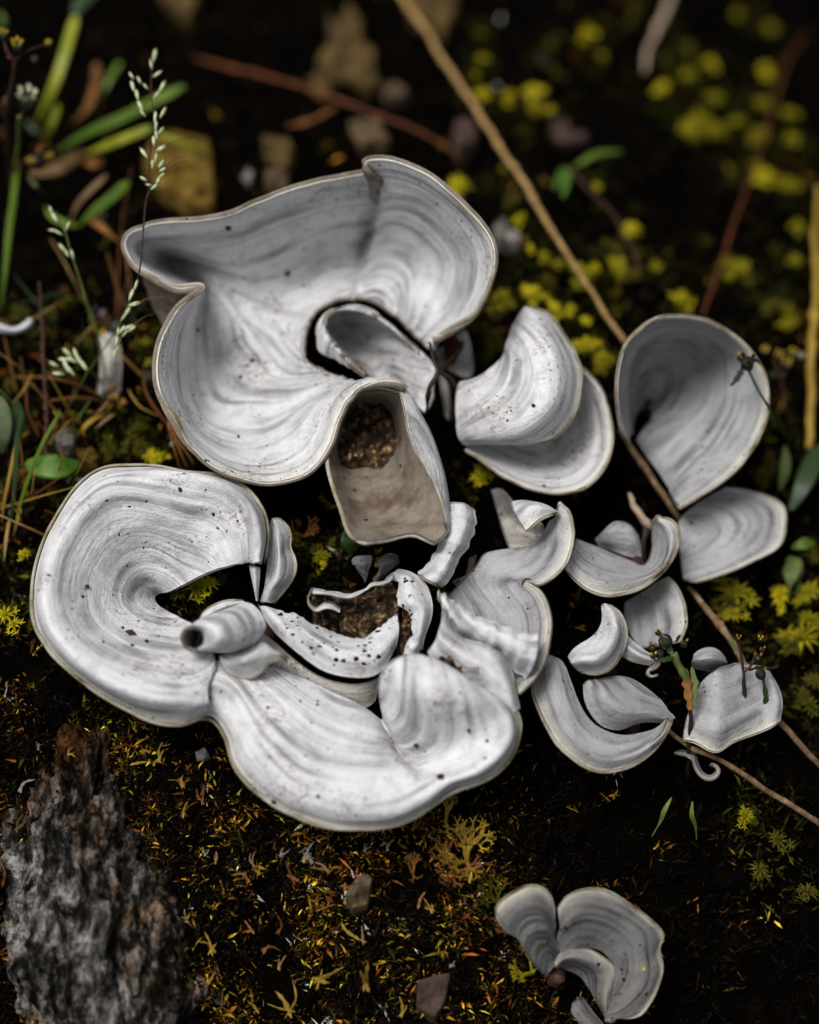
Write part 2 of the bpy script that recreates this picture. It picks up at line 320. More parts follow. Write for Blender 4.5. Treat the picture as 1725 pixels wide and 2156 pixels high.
def rock_mat():
    b = NB("streaked_rock"); o0 = b.coord('Object'); ob = b.mapping(o0, (1.3, 0.6, 0.6))
    n = b.noise(ob, 190, 8, 0.72, 0.4); n2 = b.noise(o0, 700, 6, 0.75); n3 = b.noise(o0, 45, 4, 0.6)
    c = b.ramp(n, [(0.40, (0.003, 0.0028, 0.0025)), (0.47, (0.025, 0.023, 0.02)), (0.54, (0.16, 0.148, 0.136)), (0.64, (0.50, 0.47, 0.44))])
    c = b.mix(b.ramp(n3, [(0.48, 0.0), (0.62, 0.8)]), c, b.mix(1.0, c, (0.85, 0.50, 0.20), 'MULTIPLY'))
    gz = b.new('ShaderNodeSeparateXYZ'); b.link(o0, gz.inputs[0]); neck = b.ramp(b.math('ADD', b.math('MULTIPLY', gz.outputs[1], 14.0), b.math('MULTIPLY', n3, 0.6)), [(0.35, 0.0), (0.75, 1.0)])
    c = b.mix(neck, c, b.mix(1.0, c, (0.40, 0.24, 0.11), 'MULTIPLY'))
    c = b.mix(0.85, c, b.ramp(n2, [(0.38, 0.08), (0.52, 1.0)]), 'MULTIPLY')
    b.color(c); b.b.inputs['Roughness'].default_value = 0.95; b.b.inputs['Specular IOR Level'].default_value = 0.05; b.bump(b.math('ADD', n, b.math('MULTIPLY', n2, 0.7)), 1.0, 0.002); return b.m
M['rock'] = rock_mat()
def litter_mat():
    b = NB("moss_litter"); a = b.new("ShaderNodeVertexColor"); a.layer_name = "Col"; b.color(a.outputs[0])
    b.b.inputs['Roughness'].default_value = 0.8; b.b.inputs['Specular IOR Level'].default_value = 0.03
    return b.m
M['litter'] = litter_mat()

# ------------------------------------------------------------------ the ground
def build_ground():
    def axis(a, b, core0, core1, fine, coarse):
        l = np.linspace(a, core0, int((core0 - a) / coarse) + 1)[:-1]; m = np.linspace(core0, core1, int((core1 - core0) / fine) + 1)
        r = np.linspace(core1, b, int((b - core1) / coarse) + 1)[1:]; return np.concatenate([l, m, r])
    xs = axis(-60, 60, -12, 13, 0.075, 1.5); ys = axis(-50, 90, -16, 22, 0.085, 2.0)
    X, Y = np.meshgrid(xs, ys, indexing='ij')
    Z = np.maximum(ground_z(X, Y) + 0.12 * fbm(X * 6, Y * 6, 21, 2), -14)
    n, m = X.shape; i, j = np.meshgrid(np.arange(n-1), np.arange(m-1), indexing='ij'); A = i*m + j
    F = np.stack([A, A + m, A + m + 1, A + 1], -1).reshape(-1, 4)
    o = mesh_from('ground', np.stack([X, Y, Z], -1).reshape(-1, 3), F, M['soil'], origin=np.zeros(3))
    tagged(o, 'black wet soil of the bank', kind='structure')
build_ground()

# ------------------------------------------------------------------ lichen lobes
ZT = {1: (213.1, 284.2, .4943), 2: (35.5, 923.6, .4943), 3: (497.3, 923.6, .4119), 4: (852.6, 568.4, .5272), 5: (923.6, 1776.2, .3295), 6: (603.9, 1101.3, .2060), 7: (0, 0, .4614), 8: (0, 1421, .6178), 9: (1207.9, 1207.9, .2999), 10: (0, 639.5, .3295), 11: (0, 0, .25), 12: (852.6, 0, .5058), 0: (0, 0, 1.0)}
RELIEF = 1.9; HMUL = 1.0
def px(z, pts):
    a, b, k = ZT[z]; return [(a + p[0] * k, b + p[1] * k, p[2] * HMUL) for p in pts]
def grid_from_ribs(ribs, z, step):
    R = []
    m = max(len(r) for r in ribs)
    for r in ribs:
        p = np.array(px(z, r), float); w = W(p[:, 0], p[:, 1], p[:, 2] * RELIEF)
        d = np.linalg.norm(np.diff(w, axis=0), axis=1) + 1e-5; k = np.concatenate([[0], np.cumsum(np.sqrt(d))])
        # same number of samples in every rib, spread by control point so that rows stay in step
        q = np.interp(np.linspace(0, len(k) - 1, 33), np.arange(len(k)), k); R.append(hermite(k, w, q))
    R = np.array(R)                                                  # ribs x 33 x 3
    if len(R) > 1:
        D = np.linalg.norm(np.diff(R, axis=0), axis=2); dm = np.maximum(D.mean(1), D[:, -1] * 0.6) + 1e-4
    k = np.concatenate([[0], np.cumsum(np.sqrt(dm))]); L = np.concatenate([[0], np.cumsum(dm)])
    ns = int(np.clip(L[-1] / step, 20, 900)); rib = np.linalg.norm(np.diff(R, axis=1), axis=2).sum(1).max()
    ntt = int(np.clip(rib / step * 1.7, 12, 170))
    Gd = hermite(k, R, np.interp(np.linspace(0, L[-1], ns), L, k))      # ns x 33 x 3
    Gd = np.swapaxes(Gd, 0, 1); tt = np.linspace(0, 32, ntt); i = np.clip(tt.astype(int), 0, 31); f = (tt - i)[:, None, None]
    Gd = Gd[i] * (1 - f) + Gd[i + 1] * f                              # nt x ns x 3
    return np.swapaxes(Gd, 0, 1)
def smooth_grid(g, n):
    for _ in range(n):
        h = g.copy(); h[1:-1] += 0.25 * (g[:-2] + g[2:] - 2 * g[1:-1]); g = h
        h = g.copy(); h[:, 1:-1] += 0.25 * (g[:, :-2] + g[:, 2:] - 2 * g[:, 1:-1]); g = h
    return g
def normals(g):
    a = np.gradient(g, axis=0); b = np.gradient(g, axis=1); n = np.cross(a, b)
    l = np.linalg.norm(n, axis=2, keepdims=True); return n / np.maximum(l, 1e-9)
LOBES = 0
SURF = []
def lobe(parent, ribs, z, top='top', thick=8.0, ridge=1.6, rim='t', rimr=None, flip=False, step=0.055, name='lobe', wav=1.0, ragged=0.0, cross=0.0, smooth=3):
    """one sheet of the thallus: ribs run from where it is attached to its free edge"""
    global LOBES; LOBES += 1; sd_ = LOBES * 13
    g = smooth_grid(grid_from_ribs(ribs, z, step), smooth); N = normals(g)
    view = CAM - g.mean((0, 1))
    if np.mean(np.einsum('ijk,k->ij', N, view)) < 0: g = g[::-1]; N = normals(g)
    if flip: sign = -1.0
    else: sign = 1.0
    ns, nt_ = g.shape[:2]
    ds = np.concatenate([[0], np.cumsum(np.linalg.norm(np.diff(g, axis=0), axis=2).mean(1))])[:, None] * np.ones((1, nt_))
    dt = np.linalg.norm(np.diff(g, axis=1), axis=2); dr = np.concatenate([np.cumsum(dt[:, ::-1], axis=1)[:, ::-1], np.zeros((ns, 1))], axis=1)
    for _ in range(80): dr[1:-1] = 0.25 * dr[:-2] + 0.5 * dr[1:-1] + 0.25 * dr[2:]
    if not ('t' in rim): dr = dr + 3.0
    # growth ridges that follow the rim, and slow undulation
    warp = dr + 0.18 * vnoise(ds * 0.8, dr * 0.8, sd_)
    amp = np.clip(dr / 0.5, 0.0, 1.0) * (0.55 + 0.9 * (vnoise(ds * 0.35, dr * 0.5, sd_ + 5) + 0.5))
    disp = 1.6 * ridge * amp * (vnoise(ds * 0.2, warp * 3.0, sd_ + 1) * 1.5 + 0.45 * vnoise(ds * 0.4, warp * 6.5, sd_ + 2)) + wav * (2.6 * vnoise(ds * 0.7, dr * 0.7, sd_ + 3) + 1.0 * vnoise(ds * 2.2, dr * 2.0, sd_ + 4))
    if cross: disp = disp + cross * (vnoise(ds * 6.5 + 0.5 * vnoise(ds, dr * 2, sd_), dr * 0.6, sd_ + 7) + 0.6 * vnoise(ds * 12, dr * 0.8, sd_ + 9))
    if ragged:                                                       # torn inner edge
        sh = np.zeros_like(dr); e = np.clip(1 - np.arange(nt_) / 10.0, 0, 1)[None, :]
        sh = ragged * (vnoise(ds * 4.0, 0 * ds, sd_ + 8) + 0.6 * vnoise(ds * 11, 0 * ds, sd_ + 9)) * e
        a = np.gradient(g, axis=1); a /= np.linalg.norm(a, axis=2, keepdims=True) + 1e-9; g = g + a * sh[..., None] / 100
    if 't' in rim:                                                   # the free edge wanders a little, in and out and up and down
        e = np.clip(1 - dr / 0.35, 0, 1) ** 2; a = np.gradient(g, axis=1); a /= np.linalg.norm(a, axis=2, keepdims=True) + 1e-9; k_ = thick * 0.45
        g = g + a * (e * k_ * (vnoise(ds * 1.7, 0 * ds, sd_ + 41) + 0.6 * vnoise(ds * 4.5, 0 * ds, sd_ + 42)) / 100)[..., None]; disp = disp + e * k_ * 1.3 * (vnoise(ds * 1.3, 0 * ds, sd_ + 43) + 0.5 * vnoise(ds * 5, 0 * ds, sd_ + 44))
    g = g + N * (disp / 100.0)[..., None]; N = normals(smooth_grid(g, 1))
    th = thick / 100.0 * (0.8 + 0.4 * (vnoise(ds * 0.6, dr * 0.6, sd_ + 6) + 0.5))
    up = g
    SURF.append((g.reshape(-1, 3), N.reshape(-1, 3)))
    lo = g - N * th[..., None]
    idx = np.arange(ns * nt_).reshape(ns, nt_); nv = ns * nt_
    V = [up.reshape(-1, 3), lo.reshape(-1, 3)]
    Q = np.stack([idx[:-1, :-1], idx[1:, :-1], idx[1:, 1:], idx[:-1, 1:]], -1).reshape(-1, 4)
    cen = Q[:1]
    F = [Q, (Q + nv)[:, ::-1]]; MI = [np.zeros(len(Q)), np.ones(len(Q))]
    # rounded edges all round
    border = np.concatenate([idx[:, 0], idx[-1, 1:], idx[::-1, -1][1:], idx[0, ::-1][1:-1]])
    Nf = N.reshape(-1, 3); P = up.reshape(-1, 3); Lw = lo.reshape(-1, 3)
    T = np.roll(P[border], -1, 0) - np.roll(P[border], 1, 0); O = np.cross(T, Nf[border]); O /= np.linalg.norm(O, axis=1)[:, None] + 1e-9
    inward = P[border] - g.mean((0, 1))
    # outward test by stepping to the neighbouring inner vertex
    inner = np.concatenate([idx[:, 1], idx[-2, 1:], idx[::-1, -2][1:], idx[1, ::-1][1:-1]])
    s_ = np.sign(np.einsum('ij,ij->i', O, P[border] - P[inner])); s_[s_ == 0] = 1
    if np.mean(s_) < 0: s_[:] = -1
    else: s_[:] = 1
    O *= s_[:, None]
    prev = border; base = 2 * nv; nb = len(border); r_ = np.linalg.norm(P[border] - Lw[border], axis=1)[:, None] / 2; mid = (P[border] + Lw[border]) / 2
    for q in (1, 2, 3):
        a = math.pi * q / 4; ring = mid + r_ * (math.cos(a) * Nf[border] + math.sin(a) * O); V.append(ring)
        cur = base + np.arange(nb); f = np.stack([prev, np.roll(prev, -1), np.roll(cur, -1), cur], -1)
        F.append(f); MI.append(np.full(nb, 0 if q < 2 else 1)); prev = cur; base += nb
    cur = border + nv; F.append(np.stack([prev, np.roll(prev, -1), np.roll(cur, -1), cur], -1)); MI.append(np.full(nb, 1))
    V = np.vstack(V); F = np.vstack(F); MI = np.concatenate(MI).astype(int)
    if flip: MI = 1 - MI
    uv = np.stack([ds, dr], -1).reshape(-1, 2); uv = np.vstack([uv, uv] + [uv[border]] * 3)
    if flip: uv = uv.copy()
    o = mesh_from(name, V, F, [M[top], M['under']], parent, midx=MI, uv=uv)
    # the felted bead along the free edge is a piece of its own
    rr = 0.72 * (rimr if rimr is not None else thick * 0.62) / 100.0
    for edge in rim:
        if edge == 't': c = idx[:, -1]; inn = idx[:, -2]
        elif edge == 'b': c = idx[:, 0]; inn = idx[:, 1]
        elif edge == '0': c = idx[0]; inn = idx[1]
        else: c = idx[-1]; inn = idx[-2]
        Pc = P[c]; out = Pc - P[inn]; out /= np.linalg.norm(out, axis=1)[:, None] + 1e-9
        lie = CAM - Pc.mean(0); lie /= np.linalg.norm(lie); flat = out - np.outer(out @ lie, lie) * 0.9; flat /= np.linalg.norm(flat, axis=1)[:, None] + 1e-9
        C = Pc + flat * (rr * 1.25) - lie * (rr * 0.9)
        C = smooth_grid(C[:, None, :].repeat(3, 1), 4)[:, 1]
        L = np.concatenate([[0], np.cumsum(np.linalg.norm(np.diff(C, axis=0), axis=1))])
        m = max(8, int(L[-1] / 0.07)); q = np.linspace(0, L[-1], m); C = np.stack([np.interp(q, L, C[:, k]) for k in range(3)], -1)
        rad = rr * (0.55 + 0.55 * (vnoise(q * 0.7, q * 0, sd_ + 31) + 0.5) + 0.12 * vnoise(q * 4, q * 0, sd_ + 32)) * np.clip(np.minimum(q, L[-1] - q) / 0.25, 0.25, 1)
        Vt, a4, a3 = tube_mesh(C, rad, 8, 0.10, sd_)
        mesh_from('rim', Vt, [a4, a3], M['rim'], o, origin=np.array(o['_b']))
    return o
def lichen(label, base, group=None):
    return thing('lichen', W1(*base), label, 'lichen', group)

# --- the big thallus at the top -------------------------------------------------
A = lichen('largest pale grey ruffled lichen with wide funnel centre, above the middle of the picture', (690, 700, 0))
lobe(A, [
 [(1410,915,90),(1412,900,95),(1414,888,98),(1416,880,100),(1425,862,108)],
 [(1370,870,90),(1400,855,84),(1430,838,82),(1470,830,98),(1502,832,130)],
 [(1330,830,90),(1385,795,76),(1440,760,75),(1520,740,112),(1590,765,170)],
 [(1280,780,92),(1345,715,78),(1415,660,82),(1540,630,135),(1655,640,210)],
 [(1230,735,95),(1300,650,80),(1370,580,88),(1520,500,155),(1675,510,240)],
 [(1190,707,98),(1245,610,82),(1300,520,92),(1430,390,172),(1630,390,250)],
 [(1150,690,100),(1185,580,84),(1225,480,100),(1330,310,182),(1520,275,260)],
 [(1120,682,100),(1145,575,84),(1172,470,104),(1245,290,182),(1370,160,270)],
 [(1105,680,100),(1130,575,84),(1152,470,100),(1200,300,172),(1260,114,270)],
 [(1095,680,100),(1115,575,80),(1140,470,92),(1180,310,160),(1180,105,264)],
 [(1088,680,100),(1108,575,78),(1132,470,84),(1172,320,146),(1122,118,256)],
 [(1080,680,100),(1100,575,76),(1126,470,80),(1166,330,138),(1160,160,240)],
 [(1075,681,100),(1092,578,76),(1118,470,80),(1155,330,136),(1186,196,216)],
 [(1068,682,100),(1080,580,78),(1095,478,86),(1115,325,150),(1140,170,234)],
 [(1050,685,100),(1045,582,80),(1040,480,92),(1020,330,162),(1000,187,242)],
 [(1010,692,100),(980,595,80),(950,500,90),(900,360,162),(850,224,242)],
 [(970,708,100),(920,622,80),(870,540,90),(760,410,152),(690,282,232)],
 [(930,730,100),(860,660,78),(790,590,86),(640,470,142),(520,347,222)],
 [(900,757,100),(810,700,76),(720,640,82),(530,510,132),(360,368,215)],
 [(880,785,100),(780,735,75),(680,680,80),(470,540,115),(200,388,206)],
 [(865,820,100),(755,775,74),(650,725,76),(470,600,92),(300,535,58),(108,466,196)],
 [(857,850,100),(745,805,74),(640,760,74),(480,640,84),(320,575,56),(140,538,190)],
 [(852,870,100),(740,830,73),(630,790,73),(490,680,78),(390,625,62),(232,605,186)],
 [(850,890,100),(730,850,72),(615,812,71),(500,715,74),(450,668,66),(340,653,190)],
 [(849,900,100),(725,865,72),(605,832,70),(505,738,70),(455,690,66),(425,632,196)],
 [(849,910,100),(720,880,71),(598,850,68),(500,770,66),(445,715,62),(450,655,198)],
 [(850,922,100),(715,900,70),(588,880,66),(485,815,60),(435,770,62),(395,690,198)],
 [(856,940,100),(710,928,70),(578,920,66),(475,885,56),(428,850,64),(305,785,192)],
 [(868,960,100),(715,965,69),(570,970,65),(468,965,54),(422,945,66),(248,950,186)],
 [(880,978,100),(730,1005,68),(582,1032,64),(470,1060,54),(418,1060,66),(258,1090,178)],
 [(900,995,100),(750,1040,68),(605,1092,63),(490,1150,56),(430,1170,66),(302,1200,166)],
 [(925,1008,100),(780,1075,69),(645,1150,64),(500,1262,76),(390,1325,148)],
 [(955,1020,101),(825,1095,72),(705,1190,67),(600,1330,78),(530,1432,130)],
 [(990,1030,102),(880,1098,80),(785,1190,76),(735,1350,88),(720,1475,114)],
 [(1020,1036,103),(935,1088,90),(865,1160,90),(850,1320,98),(880,1430,112)],
 [(1050,1040,105),(985,1078,104),(935,1130,106),(925,1240,112),(968,1325,120)],
 [(1075,1040,107),(1030,1062,122),(992,1100,126),(985,1150,132),(1015,1192,138)],
 [(1100,1038,110),(1070,1050,138),(1048,1072,150),(1045,1090,155),(1068,1108,160)],
 [(1120,1036,112),(1112,1038,150),(1110,1046,170),(1115,1052,178),(1140,1056,185)],
 [(1140,1036,115),(1158,1034,155),(1178,1036,180),(1192,1039,188),(1215,1045,195)],
 [(1160,1040,112),(1195,1040,152),(1228,1044,180),(1246,1049,188),(1265,1058,193)],
 [(1180,1050,104),(1225,1054,146),(1268,1062,175),(1280,1069,181),(1290,1078,185)]],
 1, thick=11, ridge=3.4, rimr=7.0, step=0.06)
lobe(A, [
 [(1132,1024,114),(1130,1024,114),(1133,1031,110),(1138,1036,100)],
 [(1062,997,108),(1076,981,120),(1110,1005,95),(1150,1035,70)],
 [(999,960,106),(1022,923,124),(1060,960,80),(1150,1030,45)],
 [(938,928,106),(979,880,127),(1020,900,62),(1180,1040,35)],
 [(912,880,106),(948,833,130),(990,850,48),(1210,1050,32)],
 [(915,817,106),(952,792,130),(985,805,46),(1240,1050,32)],
 [(949,762,106),(980,761,128),(1020,785,46),(1260,1060,36)],
 [(1003,731,106),(1027,742,126),(1070,795,52),(1280,1070,40)],
 [(1066,724,106),(1082,744,122),(1140,815,62),(1290,1080,45)],
 [(1118,729,106),(1136,759,118),(1200,845,72),(1310,1100,50)],
 [(1178,757,104),(1199,790,112),(1260,880,80),(1330,1130,52)],
 [(1238,813,102),(1265,843,106),(1310,930,84),(1345,1150,55)],
 [(1306,872,100),(1330,903,102),(1360,980,86),(1360,1165,58)],
 [(1394,943,98),(1401,964,98),(1400,1030,85),(1375,1178,60)],
 [(1424,997,95),(1421,1018,92),(1410,1080,82),(1385,1180,60)]],
 1, top='top', thick=7, ridge=3.0, rim='')
lobe(A, [
 [(1040,1120,150),(1120,1090,160),(1200,1085,165),(1282,1112,168)],
 [(1020,1190,130),(1090,1160,70),(1190,1160,70),(1288,1190,150)],
 [(1000,1280,110),(1080,1260,40),(1200,1260,45),(1310,1270,140)],
 [(972,1380,110),(1060,1370,56),(1200,1370,62),(1345,1360,140)],
 [(985,1450,115),(1070,1450,72),(1220,1450,76),(1395,1435,140)],
 [(1005,1530,120),(1090,1540,84),(1240,1540,88),(1435,1510,140)],
 [(1035,1610,126),(1110,1620,92),(1260,1620,98),(1462,1590,138)],
 [(1055,1675,136),(1130,1665,106),(1280,1655,108),(1474,1645,135)],
 [(1085,1715,152),(1175,1690,126),(1300,1672,122),(1470,1690,132)],
 [(1125,1733,160),(1215,1726,142),(1325,1700,134),(1420,1737,132)]],
 1, top='top_old', flip=True, thick=8, ridge=0.6, rim='0'.replace('0','')+'t'.replace('t','b'), rimr=6, wav=1.6)
lobe(A, [
 [(1265,1060,188),(1280,1062,184),(1295,1080,160)],
 [(1288,1110,182),(1320,1112,175),(1330,1130,140)],
 [(1302,1180,177),(1350,1180,165),(1365,1200,110)],
 [(1316,1260,168),(1388,1260,150),(1402,1270,90)],
 [(1345,1340,160),(1422,1350,140),(1436,1360,80)],
 [(1395,1430,154),(1455,1450,135),(1462,1460,75)],
 [(1433,1510,150),(1475,1540,130),(1478,1550,80)],
 [(1460,1590,147),(1484,1620,130),(1483,1630,85)],
 [(1472,1650,142),(1480,1682,128),(1478,1692,90)]],
 1, thick=7, ridge=0.5, rim='b', rimr=5)

lobe(A, [[(165,570,180),(185,640,140),(220,730,80)],[(230,612,184),(240,690,140),(250,780,80)],[(300,648,186),(290,720,140),(268,815,80)],[(350,662,186),(325,720,150),(280,800,90)],[(395,672,184),(350,712,150),(300,780,100)]],
 1, top='top', flip=True, thick=7, ridge=0.8, rim='')

# --- the thallus at lower left: C-shaped lobe, sweeping front lobe, broken centre -----
B = lichen('broad grey lichen at lower left with C-shaped lobe and sweeping front lobe', (560, 1330, 0))
lobe(B, [
 [(1005,530,100),(1015,527,110),(1025,525,114),(1035,525,112),(1045,530,98)],
 [(960,530,95),(985,490,110),(1010,460,122),(1038,445,126),(1060,440,100)],
 [(900,542,85),(930,470,105),(970,390,124),(1018,345,134),(1050,335,102)],
 [(850,555,75),(870,440,98),(910,330,124),(965,262,138),(1005,258,104)],
 [(800,575,65),(800,430,90),(830,290,124),(875,205,140),(925,187,106)],
 [(755,597,55),(735,430,82),(740,280,122),(770,165,142),(800,148,116)],
 [(715,618,48),(670,440,78),(650,280,120),(645,150,142),(660,126,116)],
 [(685,633,42),(610,460,74),(560,310,116),(510,165,142),(515,118,108)],
 [(660,645,34),(560,490,70),(470,350,112),(385,200,142),(372,132,102)],
 [(635,652,26),(520,520,66),(400,410,110),(285,285,142),(256,217,98)],
 [(615,655,18),(490,550,64),(350,470,108),(205,390,142),(168,348,96)],
 [(600,660,12),(465,590,60),(310,540,106),(150,490,142),(114,462,95)],
 [(590,668,10),(455,630,60),(290,610,106),(122,600,142),(82,602,94)],
 [(585,680,12),(455,670,60),(290,680,106),(114,690,142),(74,690,92)],
 [(588,692,18),(470,710,62),(310,750,106),(134,780,142),(88,780,92)],
 [(598,708,26),(500,745,65),(350,815,107),(185,868,142),(135,872,92)],
 [(615,722,34),(540,780,70),(410,875,108),(265,948,140),(210,960,92)],
 [(640,735,42),(590,815,76),(480,930,110),(365,1018,138),(305,1040,92)],
 [(680,755,50),(640,850,82),(560,970,112),(475,1072,136),(433,1122,92)],
 [(720,775,60),(700,890,88),(640,1010,115),(585,1105,134),(548,1178,90)],
 [(770,810,72),(760,930,94),(720,1040,116),(685,1115,132),(652,1202,88)],
 [(820,880,84),(810,970,98),(785,1060,116),(772,1125,128),(742,1198,90)],
 [(845,950,92),(830,1010,100),(810,1070,112),(815,1125,118),(822,1150,96)]],
 2, thick=9, ridge=1.8, rimr=6.5, step=0.06)
lobe(B, [
 [(443,1405,88),(440,1430,95),(437,1455,98),(430,1480,94),(395,1522,80)],
 [(455,1392,86),(455,1430,95),(458,1465,99),(455,1490,95),(442,1505,82)],
 [(485,1386,84),(490,1430,95),(490,1480,101),(485,1520,96),(472,1543,80)],
 [(540,1396,80),(540,1450,95),(530,1520,106),(515,1580,101),(496,1610,80)],
 [(600,1412,76),(600,1480,95),(580,1560,111),(560,1630,104),(535,1656,80)],
 [(660,1435,70),(660,1510,92),(640,1600,113),(620,1680,106),(594,1700,82)],
 [(710,1460,64),(720,1540,88),(710,1620,111),(692,1700,109),(668,1729,82)],
 [(750,1478,58),(770,1550,84),(770,1630,109),(760,1710,110),(740,1741,84)],
 [(785,1500,52),(815,1570,76),(835,1640,106),(836,1708,110),(828,1736,84)],
 [(802,1515,44),(840,1590,68),(880,1640,104),(900,1680,110),(897,1705,86)],
 [(806,1512,50),(850,1598,64),(910,1635,102),(945,1648,112),(952,1660,88)],
 [(802,1495,65),(850,1580,68),(940,1620,100),(1000,1630,114),(1012,1643,90)],
 [(798,1470,85),(860,1570,74),(970,1600,100),(1042,1600,118),(1058,1613,92)],
 [(800,1440,105),(880,1545,92),(990,1575,102),(1066,1568,120),(1082,1577,94)],
 [(806,1415,118),(890,1510,122),(1000,1550,108),(1075,1540,122),(1092,1540,96)],
 [(822,1396,126),(900,1480,142),(1005,1525,118),(1070,1510,124),(1090,1510,98)],
 [(845,1383,130),(920,1455,152),(1010,1500,130),(1060,1490,126),(1077,1487,100)],
 [(875,1377,130),(945,1435,152),(1015,1475,138),(1046,1473,128),(1060,1471,104)],
 [(920,1390,126),(965,1420,144),(1010,1452,136),(1032,1458,126),(1043,1460,106)],
 [(960,1412,120),(980,1425,130),(1005,1442,128),(1018,1446,118),(1025,1448,108)]],
 0, thick=9, ridge=1.5, rimr=6.0, step=0.06)
lobe(B, [                                                             # dusty inner plate outside the black crack
 [(60,930,66),(40,990,62),(20,1060,50)],[(130,985,62),(100,1060,62),(70,1120,50)],[(200,1040,60),(170,1110,62),(150,1190,50)],
 [(300,1130,60),(270,1190,60),(250,1260,50)],[(400,1205,60),(380,1250,58),(360,1310,46)],[(500,1245,60),(500,1290,56),(500,1360,42)],
 [(620,1262,60),(620,1300,54),(620,1380,38)],[(700,1248,60),(690,1290,50),(680,1370,34)],[(742,1228,60),(728,1270,48),(715,1340,32)]],
 3, top='top_old', thick=5, ridge=0.6, rim='', wav=1.2)
lobe(B, [                                                             # perforated inner band
 [(118,850,64),(122,862,66),(126,874,62)],[(200,868,72),(180,905,80),(158,938,72)],[(280,886,76),(240,958,86),(203,994,74)],
 [(350,918,76),(320,1008,90),(282,1066,76)],[(420,952,76),(400,1058,92),(370,1136,76)],[(520,1000,76),(500,1108,94),(468,1192,78)],
 [(620,1018,76),(610,1128,94),(592,1217,78)],[(700,985,76),(710,1108,92),(702,1210,78)],[(760,945,76),(780,1050,88),(765,1155,76)],
 [(825,912,70),(832,990,80),(818,1055,74)]],
 3, top='top_holes', thick=4, ridge=1.4, rim='', ragged=12, step=0.04)
lobe(B, [
 [(775,705,78),(805,682,84),(832,664,80)],[(836,742,80),(868,708,90),(900,682,82)],[(826,800,80),(886,770,94),(968,738,80)],
 [(828,852,80),(905,822,96),(995,806,80)],[(890,885,80),(950,880,95),(1003,872,80)],[(898,960,80),(945,950,92),(990,940,80)],
 [(902,1012,78),(935,1012,88),(964,1010,78)],[(930,1065,74),(940,1068,80),(952,1080,76)]],
 3, top='top_holes', thick=4, ridge=1.4, rim='', ragged=12, step=0.04)
lobe(B, [
 [(855,1105,90),(868,1060,96),(890,1020,92),(928,992,84)],[(872,1100,96),(890,1060,104),(908,1030,100),(935,1000,90)],
 [(900,1098,98),(918,1060,106),(930,1035,100),(938,1020,90)],[(935,1090,94),(938,1070,96),(940,1050,94),(942,1035,88)]],
 3, top='top_plain', thick=4, ridge=1.0, rim='b', rimr=2.2)
for pts in ([(260,705,92),(430,715,95),(520,742,96),(640,754,96),(730,720,98),(800,690,98),(860,640,98),(960,622,96),(1050,592,92),(1085,560,88)],
            [(255,712,92),(225,760,90),(232,830,88),(300,893,86),(390,866,88),(470,872,86),(545,905,80)]):
    rb = [[(u + random.uniform(-8, 8), v - wd_ - 14, h - 20), (u, v - wd_ / 2, h - 2), (u, v + 4, h + 2 + 7 * random.uniform(-1, 1))] for (u, v, h) in pts for wd_ in [random.choice((14, 22, 34, 46))]]
    lobe(B, rb, 6, top='top_holes', thick=3, ridge=0.3, rim='', wav=1.5, step=0.03, ragged=8, name='torn_edge', smooth=1)
lobe(B, [                                                             # scroll with an open end
 [(762,872,50),(767,891,106),(770,902,120),(850,910,115),(920,910,108),(1010,880,98)],
 [(776,864,62),(791,877,118),(800,885,132),(870,890,142),(940,880,136),(1045,835,108)],
 [(781,848,75),(801,849,131),(812,850,145),(870,850,158),(940,835,148),(1060,795,115)],
 [(776,831,82),(791,819,138),(800,812,152),(860,805,160),(930,785,150),(1045,750,120)],
 [(760,823,82),(763,804,138),(765,794,152),(840,775,150),(920,745,140),(1005,708,118)],
 [(741,830,76),(729,816,132),(722,808,146),(800,760,118),(880,730,110),(960,698,105)],
 [(732,846,67),(713,845,123),(703,845,137),(800,800,70),(880,760,72),(960,730,80)],
 [(738,863,56),(724,875,112),(716,882,126),(800,880,60),(880,850,62),(950,800,70)],
 [(751,871,50),(747,889,106),(745,900,120),(840,905,84),(900,900,84),(980,880,82)],
 [(762,872,50),(767,891,106),(770,902,120),(850,910,112),(920,910,106),(1010,880,97)]],
 2, top='top_plain', thick=3, ridge=0.6, rim='', name='rolled_lobe', step=0.03, smooth=1, wav=0.5)
lobe(B, [
 [(865,925,95),(868,940,100),(870,955,95)],[(910,915,98),(905,955,114),(905,996,95)],[(960,900,100),(965,950,122),(985,1014,98)],
 [(1010,880,102),(1030,930,126),(1040,988,105)],[(1050,865,104),(1075,905,126),(1070,952,112)],[(1080,885,104),(1105,912,120),(1105,933,112)],
 [(1120,920,104),(1140,925,114),(1150,928,108)],[(1150,940,100),(1165,950,104),(1158,970,98)]],
 2, top='top_plain', thick=5, ridge=0.8, rimr=3.6, name='rolled_lobe', step=0.04)
lobe(B, [
 [(775,785,80),(785,778,84),(795,790,76)],[(790,745,84),(805,755,90),(820,772,78)],[(840,712,84),(850,730,90),(862,745,78)],
 [(900,692,82),(910,708,88),(915,722,78)],[(965,690,78),(968,698,80),(970,706,74)]],
 2, top='top_plain', thick=4, ridge=0.5, rim='b', rimr=2.5, step=0.04)
